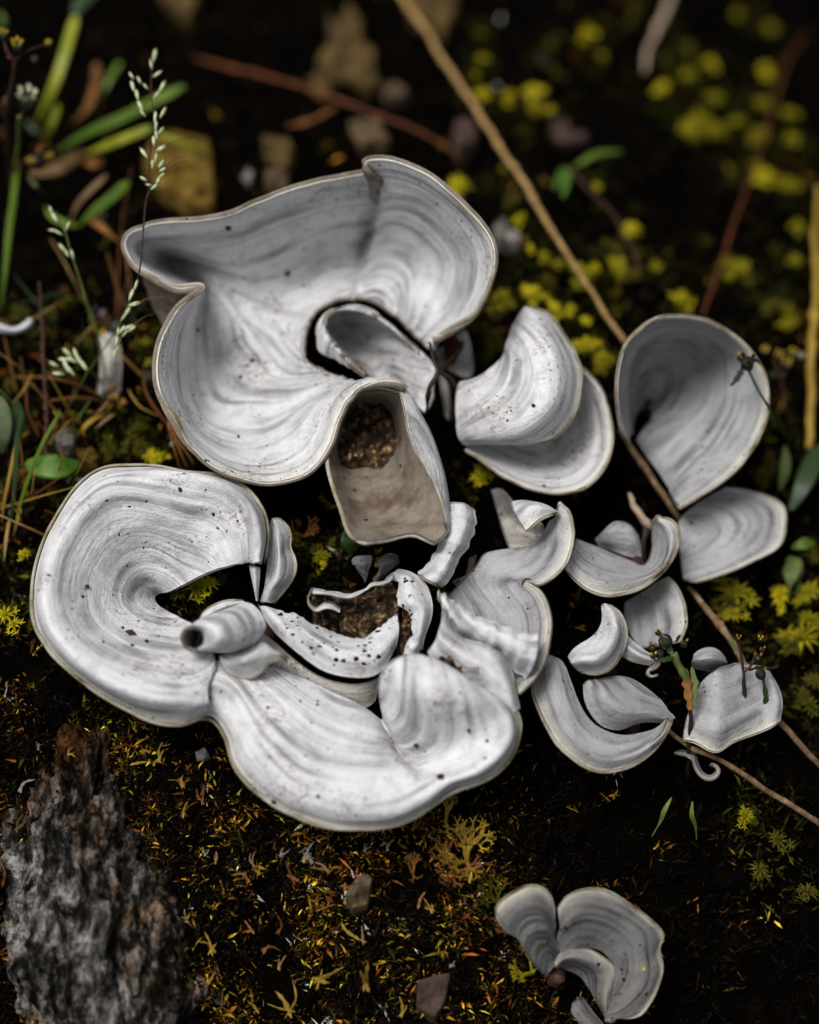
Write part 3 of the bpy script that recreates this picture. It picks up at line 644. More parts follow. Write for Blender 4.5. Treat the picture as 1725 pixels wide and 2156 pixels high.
lobe(B, [                                                             # small upright lobe at the end of the C
 [(1075,350,70),(1090,342,80),(1110,340,72)],[(1072,400,75),(1110,385,92),(1150,385,70)],[(1072,450,75),(1115,440,94),(1163,425,70)],
 [(1072,500,72),(1118,490,92),(1156,470,70)],[(1070,540,68),(1120,530,88),(1180,512,66)],[(1065,580,66),(1115,570,82),(1182,560,62)],[(1058,620,62),(1105,610,76),(1165,605,58)],
 [(1046,660,55),(1085,650,64),(1135,645,54)],[(1035,695,48),(1060,695,54),(1090,700,46)]],
 2, top='top_plain', thick=5, ridge=3.0, rimr=3.6, step=0.04)
lobe(B, [[(990,540,84),(1012,545,90),(1036,552,84)],[(1000,590,76),(1016,595,82),(1034,600,74)],[(1010,640,66),(1020,645,70),(1030,648,64)],[(1020,690,54),(1024,690,56),(1028,690,52)]],
 2, top='top_plain', thick=4, ridge=0.5, rim='', step=0.04)
lobe(B, [                                                             # white shoulder behind the bulge
 [(1058,880,96),(1050,950,108),(1020,1040,112),(985,1090,100)],[(1085,950,105),(1070,1000,120),(1050,1070,118),(1010,1120,100)],
 [(1120,1000,108),(1130,1050,124),(1120,1110,118),(1090,1170,100)],[(1200,1038,108),(1210,1080,126),(1200,1150,120),(1170,1230,100)],
 [(1300,1050,106),(1290,1100,130),(1270,1180,124),(1240,1290,100)],[(1360,1090,100),(1335,1150,128),(1310,1240,120),(1290,1330,98)],
 [(1400,1180,92),(1370,1230,122),(1350,1300,112),(1330,1360,96)],[(1430,1280,84),(1400,1310,114),(1385,1350,106),(1370,1390,94)],
 [(1442,1380,78),(1425,1390,100),(1410,1400,98),(1400,1420,90)]],
 3, top='top', thick=6, ridge=1.2, rim='', wav=2.2)

# --- the crowded funnel-shaped thallus right of the centre ------------------------
H = lichen('crowded grey lichen of folded funnels and ribbed straps right of the broken centre', (1090, 1240, 0))
lobe(H, [
 [(1600,420,70),(1620,410,85),(1640,380,100),(1650,334,110)],[(1560,500,60),(1610,460,80),(1660,420,100),(1698,382,110)],
 [(1500,560,60),(1580,520,80),(1660,490,102),(1718,472,112)],[(1420,560,65),(1540,580,82),(1640,570,102),(1708,570,112)],
 [(1340,570,68),(1480,630,84),(1590,640,102),(1665,658,112)],[(1270,590,70),(1420,660,82),(1520,690,98),(1588,720,110)],
 [(1240,640,68),(1380,700,78),(1460,718,86),(1535,740,106)],[(1210,680,64),(1350,730,70),(1415,738,72),(1466,727,86)],
 [(1180,710,60),(1330,770,62),(1420,775,70),(1505,750,96)],[(1150,740,56),(1310,820,58),(1430,830,72),(1566,805,112)],
 [(1120,770,52),(1290,870,55),(1440,900,74),(1598,920,118)],[(1100,790,50),(1270,910,52),(1440,980,72),(1588,1030,120)],
 [(1085,800,48),(1260,950,48),(1430,1060,64),(1566,1130,116)],[(1080,810,46),(1250,980,44),(1420,1130,58),(1518,1218,108)],
 [(1080,820,44),(1240,1000,42),(1400,1180,54),(1442,1295,95)]],
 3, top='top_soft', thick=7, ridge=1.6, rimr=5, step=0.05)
lobe(H, [
 [(1405,320,95),(1430,390,112),(1480,470,105)],[(1450,312,100),(1480,360,120),(1510,440,112)],[(1520,320,104),(1540,350,122),(1550,405,115)],
 [(1580,335,106),(1590,355,120),(1600,385,114)],[(1640,370,106),(1640,374,110),(1638,380,108)]],
 3, top='top_plain', thick=6, ridge=0.6, rimr=4.5, name='rolled_lobe', step=0.04)
lobe(H, [                                                             # ribbed strap, upright
 [(1068,340,112),(1110,326,132),(1170,328,134),(1230,366,110)],[(1080,400,108),(1110,392,128),(1170,400,130),(1220,440,106)],
 [(1058,470,104),(1090,470,124),(1150,485,126),(1203,520,100)],[(1030,540,100),(1070,545,118),(1120,565,120),(1168,590,96)],
 [(1000,610,94),(1035,615,112),(1085,635,112),(1130,660,90)],[(960,660,88),(1000,680,102),(1045,705,102),(1090,730,84)],
 [(930,690,82),(965,710,94),(1010,735,94),(1055,765,78)]][::-1],
 3, top='top_plain', thick=5, ridge=0.4, rim='1', rimr=4, name='strap_lobe', cross=10.0, wav=1.2, step=0.04)
lobe(H, [                                                             # ribbed strap, lying to the right
 [(1040,780,95),(1042,800,106),(1046,830,104),(1055,860,90)],[(1110,835,110),(1105,862,120),(1100,900,116),(1090,950,90)],
 [(1200,888,118),(1195,920,128),(1190,965,122),(1170,1020,90)],[(1300,935,125),(1295,970,136),(1290,1020,130),(1270,1075,90)],
 [(1400,972,130),(1396,1010,142),(1385,1065,134),(1360,1120,90)],[(1480,990,134),(1478,1040,146),(1460,1110,138),(1420,1200,90)],
 [(1525,997,136),(1524,1050,146),(1505,1130,138),(1465,1215,92)],[(1545,1000,136),(1543,1060,142),(1525,1140,134),(1485,1225,95)]],
 3, top='top_plain', thick=5, ridge=0.4, rim='1', rimr=4.5, name='strap_lobe', cross=10.0, wav=1.4, step=0.04)
lobe(H, [[(1305,270,14),(1345,400,-10),(1400,565,34)],[(1350,262,30),(1390,400,0),(1440,560,40)],[(1405,318,44),(1430,430,10),(1470,556,44)],[(1480,400,50),(1500,480,24),(1530,548,50)],[(1560,440,56),(1572,490,44),(1580,525,58)]],
 3, top='top_old', thick=5, ridge=0.8, rim='')
lobe(H, [[(1110,740,40),(1140,720,52),(1170,700,46)],[(1140,760,36),(1165,735,50),(1190,700,44)],[(1180,720,36),(1195,680,50),(1205,640,42)],[(1200,640,34),(1205,620,44),(1212,600,38)]],
 3, top='top_old', thick=5, ridge=0.8, rim='')
# --- small shells between the two big thalli
Q_ = lichen('little ridged grey shell-like lichen tucked under the hanging lobe', (800, 1200, 0))
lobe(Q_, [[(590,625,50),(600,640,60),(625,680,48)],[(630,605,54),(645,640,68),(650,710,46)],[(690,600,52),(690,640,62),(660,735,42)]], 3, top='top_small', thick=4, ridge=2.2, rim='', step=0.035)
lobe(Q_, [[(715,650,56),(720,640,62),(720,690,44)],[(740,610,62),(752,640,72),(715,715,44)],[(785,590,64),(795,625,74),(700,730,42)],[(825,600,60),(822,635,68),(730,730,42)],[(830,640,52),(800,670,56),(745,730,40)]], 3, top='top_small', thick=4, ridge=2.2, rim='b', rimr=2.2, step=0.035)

# --- pair of fans right of the big top thallus ----------------------------------------
Dl = lichen('grey lichen of two stacked fans beside the right edge of the largest one', (1060, 880, 0))
lobe(Dl, [
 [(465,158,128),(472,153,138),(482,149,142),(493,149,130)],[(430,215,115),(475,195,142),(530,190,152),(566,181,130)],
 [(405,290,108),(480,265,142),(570,270,157),(640,276,128)],[(385,350,102),(470,340,142),(590,360,160),(685,370,126)],
 [(330,400,95),(440,410,138),(590,450,160),(692,440,124)],[(270,435,88),(400,480,132),(570,530,154),(680,538,118)],
 [(215,450,82),(360,540,122),(530,590,142),(650,606,108)],[(203,520,76),(320,590,110),(480,640,126),(606,655,98)],
 [(205,600,70),(300,640,98),(430,672,110),(556,682,88)],[(212,660,64),(290,675,87),(390,688,94),(478,688,78)],[(240,697,58),(290,698,72),(350,698,78),(400,698,66)]],
 4, top='top', thick=8, ridge=1.4, rimr=5.5)
lobe(Dl, [
 [(690,440,50),(695,425,60),(700,410,75),(704,398,92)],[(680,520,30),(710,500,48),(745,485,75),(772,474,95)],[(650,600,20),(710,590,45),(770,580,75),(808,572,98)],
 [(620,640,12),(700,660,40),(770,670,72),(822,670,98)],[(580,660,10),(670,720,36),(740,760,70),(790,788,94)],[(520,670,8),(610,760,32),(660,820,64),(707,870,88)],
 [(460,680,8),(540,770,30),(570,830,60),(600,894,84)],[(400,690,10),(460,765,30),(470,815,55),(482,860,80)],[(340,695,14),(380,745,30),(380,780,50),(378,804,75)],
 [(290,700,20),(310,725,35),(310,745,50),(307,753,70)],[(255,700,30),(258,708,38),(254,712,48),(247,713,62)]],
 4, top='top', thick=8, ridge=1.2, rimr=5.5)
Ml = lichen('thin grey tongue-shaped lichen lobe behind the black twig', (975, 760, 0))
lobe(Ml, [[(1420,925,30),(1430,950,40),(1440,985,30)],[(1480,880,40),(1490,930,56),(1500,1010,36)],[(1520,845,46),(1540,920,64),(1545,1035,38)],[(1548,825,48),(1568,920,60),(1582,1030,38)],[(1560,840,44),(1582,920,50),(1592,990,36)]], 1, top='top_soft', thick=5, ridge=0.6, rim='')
lobe(Ml, [[(1440,1020,20),(1450,1100,26),(1465,1200,20)],[(1455,1010,26),(1470,1100,34),(1480,1210,24)],[(1475,1040,22),(1485,1110,28),(1490,1200,20)]], 1, top='top_old', thick=5, ridge=0.6, rim='')

# --- cup and company at the right -----------------------------------------------------
E_ = lichen('round grey cup-shaped lichen with cream rim at far right', (1420, 870, 0))
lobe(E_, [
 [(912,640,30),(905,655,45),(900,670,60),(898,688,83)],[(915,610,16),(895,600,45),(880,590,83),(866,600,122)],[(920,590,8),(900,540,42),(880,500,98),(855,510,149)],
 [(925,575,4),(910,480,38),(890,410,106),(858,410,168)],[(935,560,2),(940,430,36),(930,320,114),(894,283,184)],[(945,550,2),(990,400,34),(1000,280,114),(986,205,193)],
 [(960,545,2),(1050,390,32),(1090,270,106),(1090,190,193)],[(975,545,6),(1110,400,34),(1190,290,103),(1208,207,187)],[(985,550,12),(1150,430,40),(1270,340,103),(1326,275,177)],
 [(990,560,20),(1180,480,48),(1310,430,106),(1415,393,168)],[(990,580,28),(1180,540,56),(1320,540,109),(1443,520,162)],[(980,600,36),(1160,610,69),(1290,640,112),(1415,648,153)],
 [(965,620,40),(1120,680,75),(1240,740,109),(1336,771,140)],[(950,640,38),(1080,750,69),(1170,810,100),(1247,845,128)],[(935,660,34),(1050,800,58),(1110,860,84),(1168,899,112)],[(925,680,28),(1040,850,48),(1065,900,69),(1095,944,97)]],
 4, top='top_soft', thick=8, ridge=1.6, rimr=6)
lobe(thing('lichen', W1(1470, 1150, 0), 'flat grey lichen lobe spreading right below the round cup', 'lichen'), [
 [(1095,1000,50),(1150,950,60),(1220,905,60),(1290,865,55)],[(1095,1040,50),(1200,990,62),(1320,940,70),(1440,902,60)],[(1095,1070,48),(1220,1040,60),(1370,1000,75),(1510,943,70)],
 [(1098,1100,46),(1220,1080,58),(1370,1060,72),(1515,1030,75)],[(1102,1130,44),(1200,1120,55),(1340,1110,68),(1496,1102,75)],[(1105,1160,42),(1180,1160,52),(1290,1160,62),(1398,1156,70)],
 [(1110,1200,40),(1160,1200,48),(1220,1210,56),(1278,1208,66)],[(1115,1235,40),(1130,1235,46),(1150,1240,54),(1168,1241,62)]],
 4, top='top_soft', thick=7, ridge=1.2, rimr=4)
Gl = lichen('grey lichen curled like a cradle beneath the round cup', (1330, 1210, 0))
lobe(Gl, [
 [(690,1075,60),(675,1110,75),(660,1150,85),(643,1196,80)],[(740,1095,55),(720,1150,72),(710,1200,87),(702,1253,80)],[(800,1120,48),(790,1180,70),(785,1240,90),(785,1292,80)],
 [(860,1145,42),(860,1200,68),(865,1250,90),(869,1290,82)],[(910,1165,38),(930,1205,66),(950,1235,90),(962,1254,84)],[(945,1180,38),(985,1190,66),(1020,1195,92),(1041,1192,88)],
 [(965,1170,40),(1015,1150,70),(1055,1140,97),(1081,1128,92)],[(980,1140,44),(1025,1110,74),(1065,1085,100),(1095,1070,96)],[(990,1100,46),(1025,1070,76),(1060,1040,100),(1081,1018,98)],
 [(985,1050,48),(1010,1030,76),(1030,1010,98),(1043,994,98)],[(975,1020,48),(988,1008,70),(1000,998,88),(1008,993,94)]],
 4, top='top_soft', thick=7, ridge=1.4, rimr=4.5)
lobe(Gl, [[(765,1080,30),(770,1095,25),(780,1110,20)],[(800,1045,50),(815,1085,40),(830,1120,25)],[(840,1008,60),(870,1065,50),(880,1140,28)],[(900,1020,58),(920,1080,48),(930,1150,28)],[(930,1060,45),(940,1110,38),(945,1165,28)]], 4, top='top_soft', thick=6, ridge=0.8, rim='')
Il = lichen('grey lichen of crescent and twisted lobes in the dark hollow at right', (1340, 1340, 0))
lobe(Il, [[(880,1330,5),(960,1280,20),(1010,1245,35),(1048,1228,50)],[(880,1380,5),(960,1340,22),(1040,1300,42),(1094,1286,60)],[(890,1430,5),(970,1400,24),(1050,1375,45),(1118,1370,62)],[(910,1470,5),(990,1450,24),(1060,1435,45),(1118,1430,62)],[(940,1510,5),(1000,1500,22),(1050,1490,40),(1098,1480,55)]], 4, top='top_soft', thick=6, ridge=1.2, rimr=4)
lobe(Il, [[(785,1340,90),(800,1334,98),(813,1335,95)],[(790,1375,95),(830,1370,114),(858,1370,95)],[(785,1415,95),(840,1420,120),(884,1426,95)],[(765,1450,92),(830,1475,120),(881,1489,92)],[(735,1475,88),(800,1525,116),(852,1556,88)],[(700,1495,82),(750,1555,110),(798,1605,82)],[(670,1520,76),(700,1560,100),(735,1610,76)],[(652,1545,70),(665,1570,85),(687,1601,70)]], 4, top='top_plain', thick=6, ridge=0.8, rimr=4)
lobe(Il, [[(878,1440,70),(872,1490,78),(866,1535,66)],[(900,1470,72),(895,1510,84),(890,1550,68)],[(940,1505,74),(930,1535,86),(925,1562,70)],[(985,1535,72),(980,1555,82),(975,1575,70)],[(1020,1552,70),(1018,1562,76),(1012,1575,68)],[(1000,1580,66),(992,1590,72),(985,1592,64)],[(975,1600,62),(968,1600,66),(960,1598,60)],[(985,1622,58),(982,1628,60),(978,1632,56)],[(1008,1612,56),(1010,1618,58),(1010,1622,54)]], 4, top='top_plain', thick=6, ridge=0.3, rimr=3)
Jl = lichen('grey lichen with long curled lip hooked around an inner fold at lower right', (1290, 1500, 0))
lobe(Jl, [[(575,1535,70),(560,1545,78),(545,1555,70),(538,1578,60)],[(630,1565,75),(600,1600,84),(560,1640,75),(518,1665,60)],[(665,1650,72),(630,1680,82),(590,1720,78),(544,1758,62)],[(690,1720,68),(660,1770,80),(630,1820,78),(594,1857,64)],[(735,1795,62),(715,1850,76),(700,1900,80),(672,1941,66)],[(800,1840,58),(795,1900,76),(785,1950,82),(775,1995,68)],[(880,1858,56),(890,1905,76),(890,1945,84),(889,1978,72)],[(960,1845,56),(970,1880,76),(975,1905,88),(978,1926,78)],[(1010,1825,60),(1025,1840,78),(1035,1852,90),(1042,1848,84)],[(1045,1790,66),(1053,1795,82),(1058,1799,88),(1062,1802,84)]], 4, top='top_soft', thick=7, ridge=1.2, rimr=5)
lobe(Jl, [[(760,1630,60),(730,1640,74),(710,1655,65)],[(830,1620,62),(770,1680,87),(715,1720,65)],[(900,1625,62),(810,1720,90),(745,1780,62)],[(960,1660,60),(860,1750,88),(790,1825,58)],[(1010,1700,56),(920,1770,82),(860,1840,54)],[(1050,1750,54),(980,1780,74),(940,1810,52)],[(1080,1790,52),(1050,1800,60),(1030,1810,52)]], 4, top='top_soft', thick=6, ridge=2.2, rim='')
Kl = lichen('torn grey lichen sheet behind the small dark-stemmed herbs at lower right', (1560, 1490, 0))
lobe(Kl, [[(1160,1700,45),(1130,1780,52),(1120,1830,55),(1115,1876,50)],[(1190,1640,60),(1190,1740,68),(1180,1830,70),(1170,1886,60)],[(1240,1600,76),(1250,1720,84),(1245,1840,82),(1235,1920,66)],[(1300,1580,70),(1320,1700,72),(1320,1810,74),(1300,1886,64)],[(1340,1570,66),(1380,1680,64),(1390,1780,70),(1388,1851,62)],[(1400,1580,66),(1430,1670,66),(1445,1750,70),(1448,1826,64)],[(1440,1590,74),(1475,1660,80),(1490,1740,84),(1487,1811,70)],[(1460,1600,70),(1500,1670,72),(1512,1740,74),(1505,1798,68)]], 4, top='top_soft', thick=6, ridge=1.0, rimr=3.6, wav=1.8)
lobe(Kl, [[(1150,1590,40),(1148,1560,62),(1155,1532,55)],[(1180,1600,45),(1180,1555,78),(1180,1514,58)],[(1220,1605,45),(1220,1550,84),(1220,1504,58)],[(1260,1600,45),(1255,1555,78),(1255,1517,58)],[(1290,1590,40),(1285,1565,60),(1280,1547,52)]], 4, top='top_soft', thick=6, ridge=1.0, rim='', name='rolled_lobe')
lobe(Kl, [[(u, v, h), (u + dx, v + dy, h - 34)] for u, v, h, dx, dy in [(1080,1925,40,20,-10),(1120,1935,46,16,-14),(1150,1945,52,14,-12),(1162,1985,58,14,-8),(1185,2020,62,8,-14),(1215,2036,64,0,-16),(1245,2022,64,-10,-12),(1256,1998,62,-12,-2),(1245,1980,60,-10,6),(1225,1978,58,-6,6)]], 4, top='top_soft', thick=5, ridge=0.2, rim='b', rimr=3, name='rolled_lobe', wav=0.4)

# --- thallus at the bottom --------------------------------------------------------------
Lb = lichen('ridged grey lichen with two rounded lobes at the bottom of the picture', (1200, 2060, 0))
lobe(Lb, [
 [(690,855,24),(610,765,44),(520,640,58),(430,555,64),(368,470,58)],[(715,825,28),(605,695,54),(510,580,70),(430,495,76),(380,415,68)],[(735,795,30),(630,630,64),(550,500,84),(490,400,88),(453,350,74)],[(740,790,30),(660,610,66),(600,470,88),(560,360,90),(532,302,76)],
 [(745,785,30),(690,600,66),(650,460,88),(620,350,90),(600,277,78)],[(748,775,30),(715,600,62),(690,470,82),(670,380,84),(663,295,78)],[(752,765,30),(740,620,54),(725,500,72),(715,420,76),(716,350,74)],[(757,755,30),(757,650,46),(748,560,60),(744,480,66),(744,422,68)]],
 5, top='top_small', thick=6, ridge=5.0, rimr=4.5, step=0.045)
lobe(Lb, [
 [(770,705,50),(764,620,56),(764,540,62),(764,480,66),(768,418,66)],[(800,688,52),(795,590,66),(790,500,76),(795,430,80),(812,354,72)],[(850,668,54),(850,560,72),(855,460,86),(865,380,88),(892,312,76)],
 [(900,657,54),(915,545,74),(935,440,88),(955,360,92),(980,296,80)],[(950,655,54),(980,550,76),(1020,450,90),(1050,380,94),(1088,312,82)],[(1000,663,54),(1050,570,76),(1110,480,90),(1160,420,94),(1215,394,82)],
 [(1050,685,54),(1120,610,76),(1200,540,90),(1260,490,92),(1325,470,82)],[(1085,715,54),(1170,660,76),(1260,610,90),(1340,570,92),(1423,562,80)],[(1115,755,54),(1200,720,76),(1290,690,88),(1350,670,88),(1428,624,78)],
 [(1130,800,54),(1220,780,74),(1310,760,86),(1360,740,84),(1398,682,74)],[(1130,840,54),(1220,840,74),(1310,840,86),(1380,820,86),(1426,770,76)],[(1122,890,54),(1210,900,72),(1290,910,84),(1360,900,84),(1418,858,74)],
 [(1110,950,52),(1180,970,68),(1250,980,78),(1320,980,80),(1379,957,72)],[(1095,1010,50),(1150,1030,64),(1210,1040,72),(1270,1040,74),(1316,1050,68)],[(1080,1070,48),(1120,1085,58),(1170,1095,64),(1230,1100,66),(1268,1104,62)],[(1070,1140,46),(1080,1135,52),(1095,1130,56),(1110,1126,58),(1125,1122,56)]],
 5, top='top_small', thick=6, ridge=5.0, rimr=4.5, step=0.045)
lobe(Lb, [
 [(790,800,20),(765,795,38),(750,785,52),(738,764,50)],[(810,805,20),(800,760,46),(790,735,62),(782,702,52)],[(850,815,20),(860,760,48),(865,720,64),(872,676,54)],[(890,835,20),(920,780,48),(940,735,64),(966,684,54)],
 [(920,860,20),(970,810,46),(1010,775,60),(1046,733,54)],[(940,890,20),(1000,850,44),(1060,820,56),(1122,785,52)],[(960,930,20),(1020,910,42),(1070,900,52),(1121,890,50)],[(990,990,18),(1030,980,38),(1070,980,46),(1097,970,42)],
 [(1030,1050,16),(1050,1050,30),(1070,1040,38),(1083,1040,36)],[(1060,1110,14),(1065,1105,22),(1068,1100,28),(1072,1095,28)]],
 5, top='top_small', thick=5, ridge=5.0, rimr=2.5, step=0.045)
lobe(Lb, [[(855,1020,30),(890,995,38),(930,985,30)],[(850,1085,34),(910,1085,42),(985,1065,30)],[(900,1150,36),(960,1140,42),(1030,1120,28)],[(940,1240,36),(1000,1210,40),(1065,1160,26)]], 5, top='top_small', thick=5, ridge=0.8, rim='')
# --- strays at the left
N1 = lichen('small pale lichen flake behind the grass stems at left', (225, 760, 0))
lobe(N1, [[(205,830,-20),(212,755,14),(206,712,20)],[(226,835,-20),(232,760,22),(226,700,26)],[(252,830,-20),(256,755,14),(250,708,18)]], 0, top='top_old', thick=6, ridge=0.6, rim='')
N2 = lichen('pale crescent lichen sliver at the left edge of the picture', (25, 690, 0))
lobe(N2, [[(-20,672,40),(-18,682,48),(-20,694,40)],[(0,680,42),(4,690,52),(8,700,42)],[(28,690,44),(30,696,52),(32,702,42)],[(50,680,44),(54,688,50),(58,694,42)],[(62,668,40),(66,674,44),(70,680,38)]], 0, top='top_plain', thick=6, ridge=0.4, rim='')

for t_, pts_ in ((A, [(740,720,40),(745,730,10),(748,745,-40)]), (B, [(560,1330,70),(565,1345,20),(565,1360,-40)]), (H, [(1030,1270,60),(1030,1280,10),(1030,1290,-40)]), (Dl, [(1010,880,90),(1000,900,20),(995,915,-40)]), (E_, [(1370,860,10),(1372,866,-10),(1374,872,-60)]), (Lb, [(1175,2050,30),(1172,2060,0),(1170,2070,-50)]), (Gl, [(1340,1190,50),(1340,1196,10),(1340,1205,-50)]), (Jl, [(1330,1520,70),(1330,1530,10),(1330,1540,-50)]), (Kl, [(1500,1500,70),(1500,1510,10),(1500,1520,-50)]), (Il, [(1270,1400,110),(1268,1410,20),(1266,1420,-50)])):
    tube('holdfast', pts_, [22, 14, 18], M['stem_dark'], t_, rough=0.4)

# ------------------------------------------------------------------ plant builders
def blade_mesh(C, width, prof, roll=0.0, k=8, flat=0.14, fold=0.25):
    """solid lens-section leaf along C; width in cm, prof(t) in 0..1"""
    n = len(C); T = np.gradient(C, axis=0); T /= np.linalg.norm(T, axis=1)[:, None] + 1e-12
    view = (CAM - C); view /= np.linalg.norm(view, axis=1)[:, None]
    Sd = np.cross(T, view); Sd /= np.linalg.norm(Sd, axis=1)[:, None] + 1e-9
    Nn = np.cross(Sd, T); c, s = math.cos(roll), math.sin(roll); Sd, Nn = Sd * c + Nn * s, Nn * c - Sd * s
    w = width / 2 * np.array([prof(t) for t in np.linspace(0, 1, n)]) + 0.004
    a = np.linspace(0, 2 * np.pi, k, endpoint=False)
    off = np.cos(a)[None, :, None] * Sd[:, None, :] + (flat * np.sin(a) - fold * (1 - np.abs(np.cos(a))))[None, :, None] * Nn[:, None, :]
    V = (C[:, None, :] + off * w[:, None, None]).reshape(-1, 3)
    i, j = np.meshgrid(np.arange(n-1), np.arange(k), indexing='ij'); A_ = i*k + j; B_ = i*k + (j+1) % k
    F = np.stack([A_, B_, B_ + k, A_ + k], -1).reshape(-1, 4)
    V = np.vstack([V, C[0], C[-1]]); m = n*k; jj = np.arange(k)
    return V, F, np.vstack([np.stack([np.full(k, m), (jj+1) % k, jj], -1), np.stack([np.full(k, m+1), (n-1)*k + jj, (n-1)*k + (jj+1) % k], -1)])
GRASS = lambda t: min(1.0, t * 6 + 0.45) * min(1.0, (1.02 - t) * 2.2) ** 0.8
LEAF = lambda t: max(0.03, math.sin(math.pi * min(1, t * 0.96 + 0.04)) ** 0.75)
JAG = lambda t: max(0.03, math.sin(math.pi * min(1, t * 0.9 + 0.1)) ** 0.8 * (0.72 + 0.28 * math.sin(t * 23) + 0.12 * math.sin(t * 57)))
SPAT = lambda t: 0.18 + 0.82 * max(0, math.sin(math.pi * max(0, (t - 0.25) / 0.75) ** 1.2)) if t > 0.25 else 0.18
def blade(name, z, pts, w, mat, parent=None, prof=GRASS, roll=0.3, fold=0.25, label=None, cat=None, group=None):
    k = ZT[z][2]; p = np.array([W1(*q) for q in px(z, pts)]); C = curve(p, n=max(10, min(48, int(np.linalg.norm(np.diff(p, axis=0), axis=1).sum() / 0.08))))
    V, a, b = blade_mesh(C, w * k / 100, prof, roll, fold=fold)
    o = mesh_from(name, V, [a, b], M[mat], parent, origin=(p[np.argmin(p[:, 2])] if parent is None else None))
    return tagged(o, label, cat, group)
def stalk(name, z, pts, r, mat, label=None, cat=None, parent=None, group=None, rough=0.12):
    k = ZT[z][2]; r = [x * k for x in r] if isinstance(r, list) else r * k
    return tagged(tube(name, px(z, pts), r, M[mat], parent, rough=rough), label, cat, group)
def spikelet(parent, z, u, v, h, L, ang, mat='spike', name='spikelet', fat=0.27):
    """pointed floret with a purple tip; ang in degrees from straight up the picture"""
    k = ZT[z][2]; a = math.radians(ang); L *= 1.15; du, dv = math.sin(a) * L, -math.cos(a) * L
    p = np.array([W1(*q) for q in px(z, [(u - du / 2, v - dv / 2, h), (u, v, h + 5), (u + du / 2, v + dv / 2, h + 3)])])
    C = curve(p, n=9); V, f4, f3 = blade_mesh(C, L * k / 100 * fat, lambda t: max(0.04, math.sin(math.pi * t ** 0.8) ** 0.9), random.uniform(-0.8, 0.8), 6, 0.6, 0.0)
    n4 = len(f4); mi = np.concatenate([(np.arange(n4) >= n4 * 6 // 8).astype(int), [0] * 6, [1] * 6])
    return mesh_from(name, V, [f4, f3], [M[mat], M['spike_red']], parent, midx=mi)

# ------------------------------------------------------------------ rock and stones
def rock_block():
    ribs = [[(70,1560,-60),(130,1535,-46),(210,1520,-40),(290,1570,-60)],[(40,1640,-60),(125,1615,-16),(200,1600,0),(290,1665,-60)],[(20,1710,-60),(110,1700,30),(198,1690,56),(315,1740,-60)],
            [(20,1800,-50),(110,1790,76),(215,1780,104),(355,1825,-50)],[(20,1900,-50),(105,1900,80),(235,1875,116),(400,1920,-50)],[(20,2000,-50),(105,2000,80),(255,1985,116),(435,2010,-50)],[(20,2100,-50),(105,2100,74),(265,2095,110),(460,2100,-50)],[(10,2260,-50),(110,2260,70),(275,2260,100),(485,2260,-50)]]
    g = smooth_grid(grid_from_ribs([[(a, b, c / RELIEF) for a, b, c in q] for q in ribs], 0, 0.035), 2); N = normals(g)
    if N[..., 2].mean() < 0: g = g[::-1]; N = normals(g)
    x, y = g[..., 0], g[..., 1]
    d = 0.7 * (np.abs(fbm(x * 1.3 + 5, y * 0.45, 41, 5)) * 1.6 - 0.4) + 0.3 * fbm(x * 4.5, y * 2.2, 43, 4) + 0.12 * fbm(x * 13, y * 8, 47, 2)
    g = g + N * d[..., None]
    ns, nt_ = g.shape[:2]; idx = np.arange(ns * nt_).reshape(ns, nt_); Q = np.stack([idx[:-1, :-1], idx[1:, :-1], idx[1:, 1:], idx[:-1, 1:]], -1).reshape(-1, 4)
    border = np.concatenate([idx[:, 0], idx[-1, 1:], idx[::-1, -1][1:], idx[0, ::-1][1:-1]]); P = g.reshape(-1, 3)
    low = P[border].copy(); low[:, 2] -= 3.5; cur = len(P) + np.arange(len(border))
    sk = np.stack([np.roll(border, -1), border, cur, np.roll(cur, -1)], -1)
    V = np.vstack([P, low]); o = mesh_from('rock', V, [np.vstack([Q, sk])], M['rock'], origin=np.array([P[:, 0].mean(), P[:, 1].mean(), low[:, 2].min()]))
    tagged(o, 'streaked grey and tan rock standing at the lower left corner', 'rock')
rock_block()
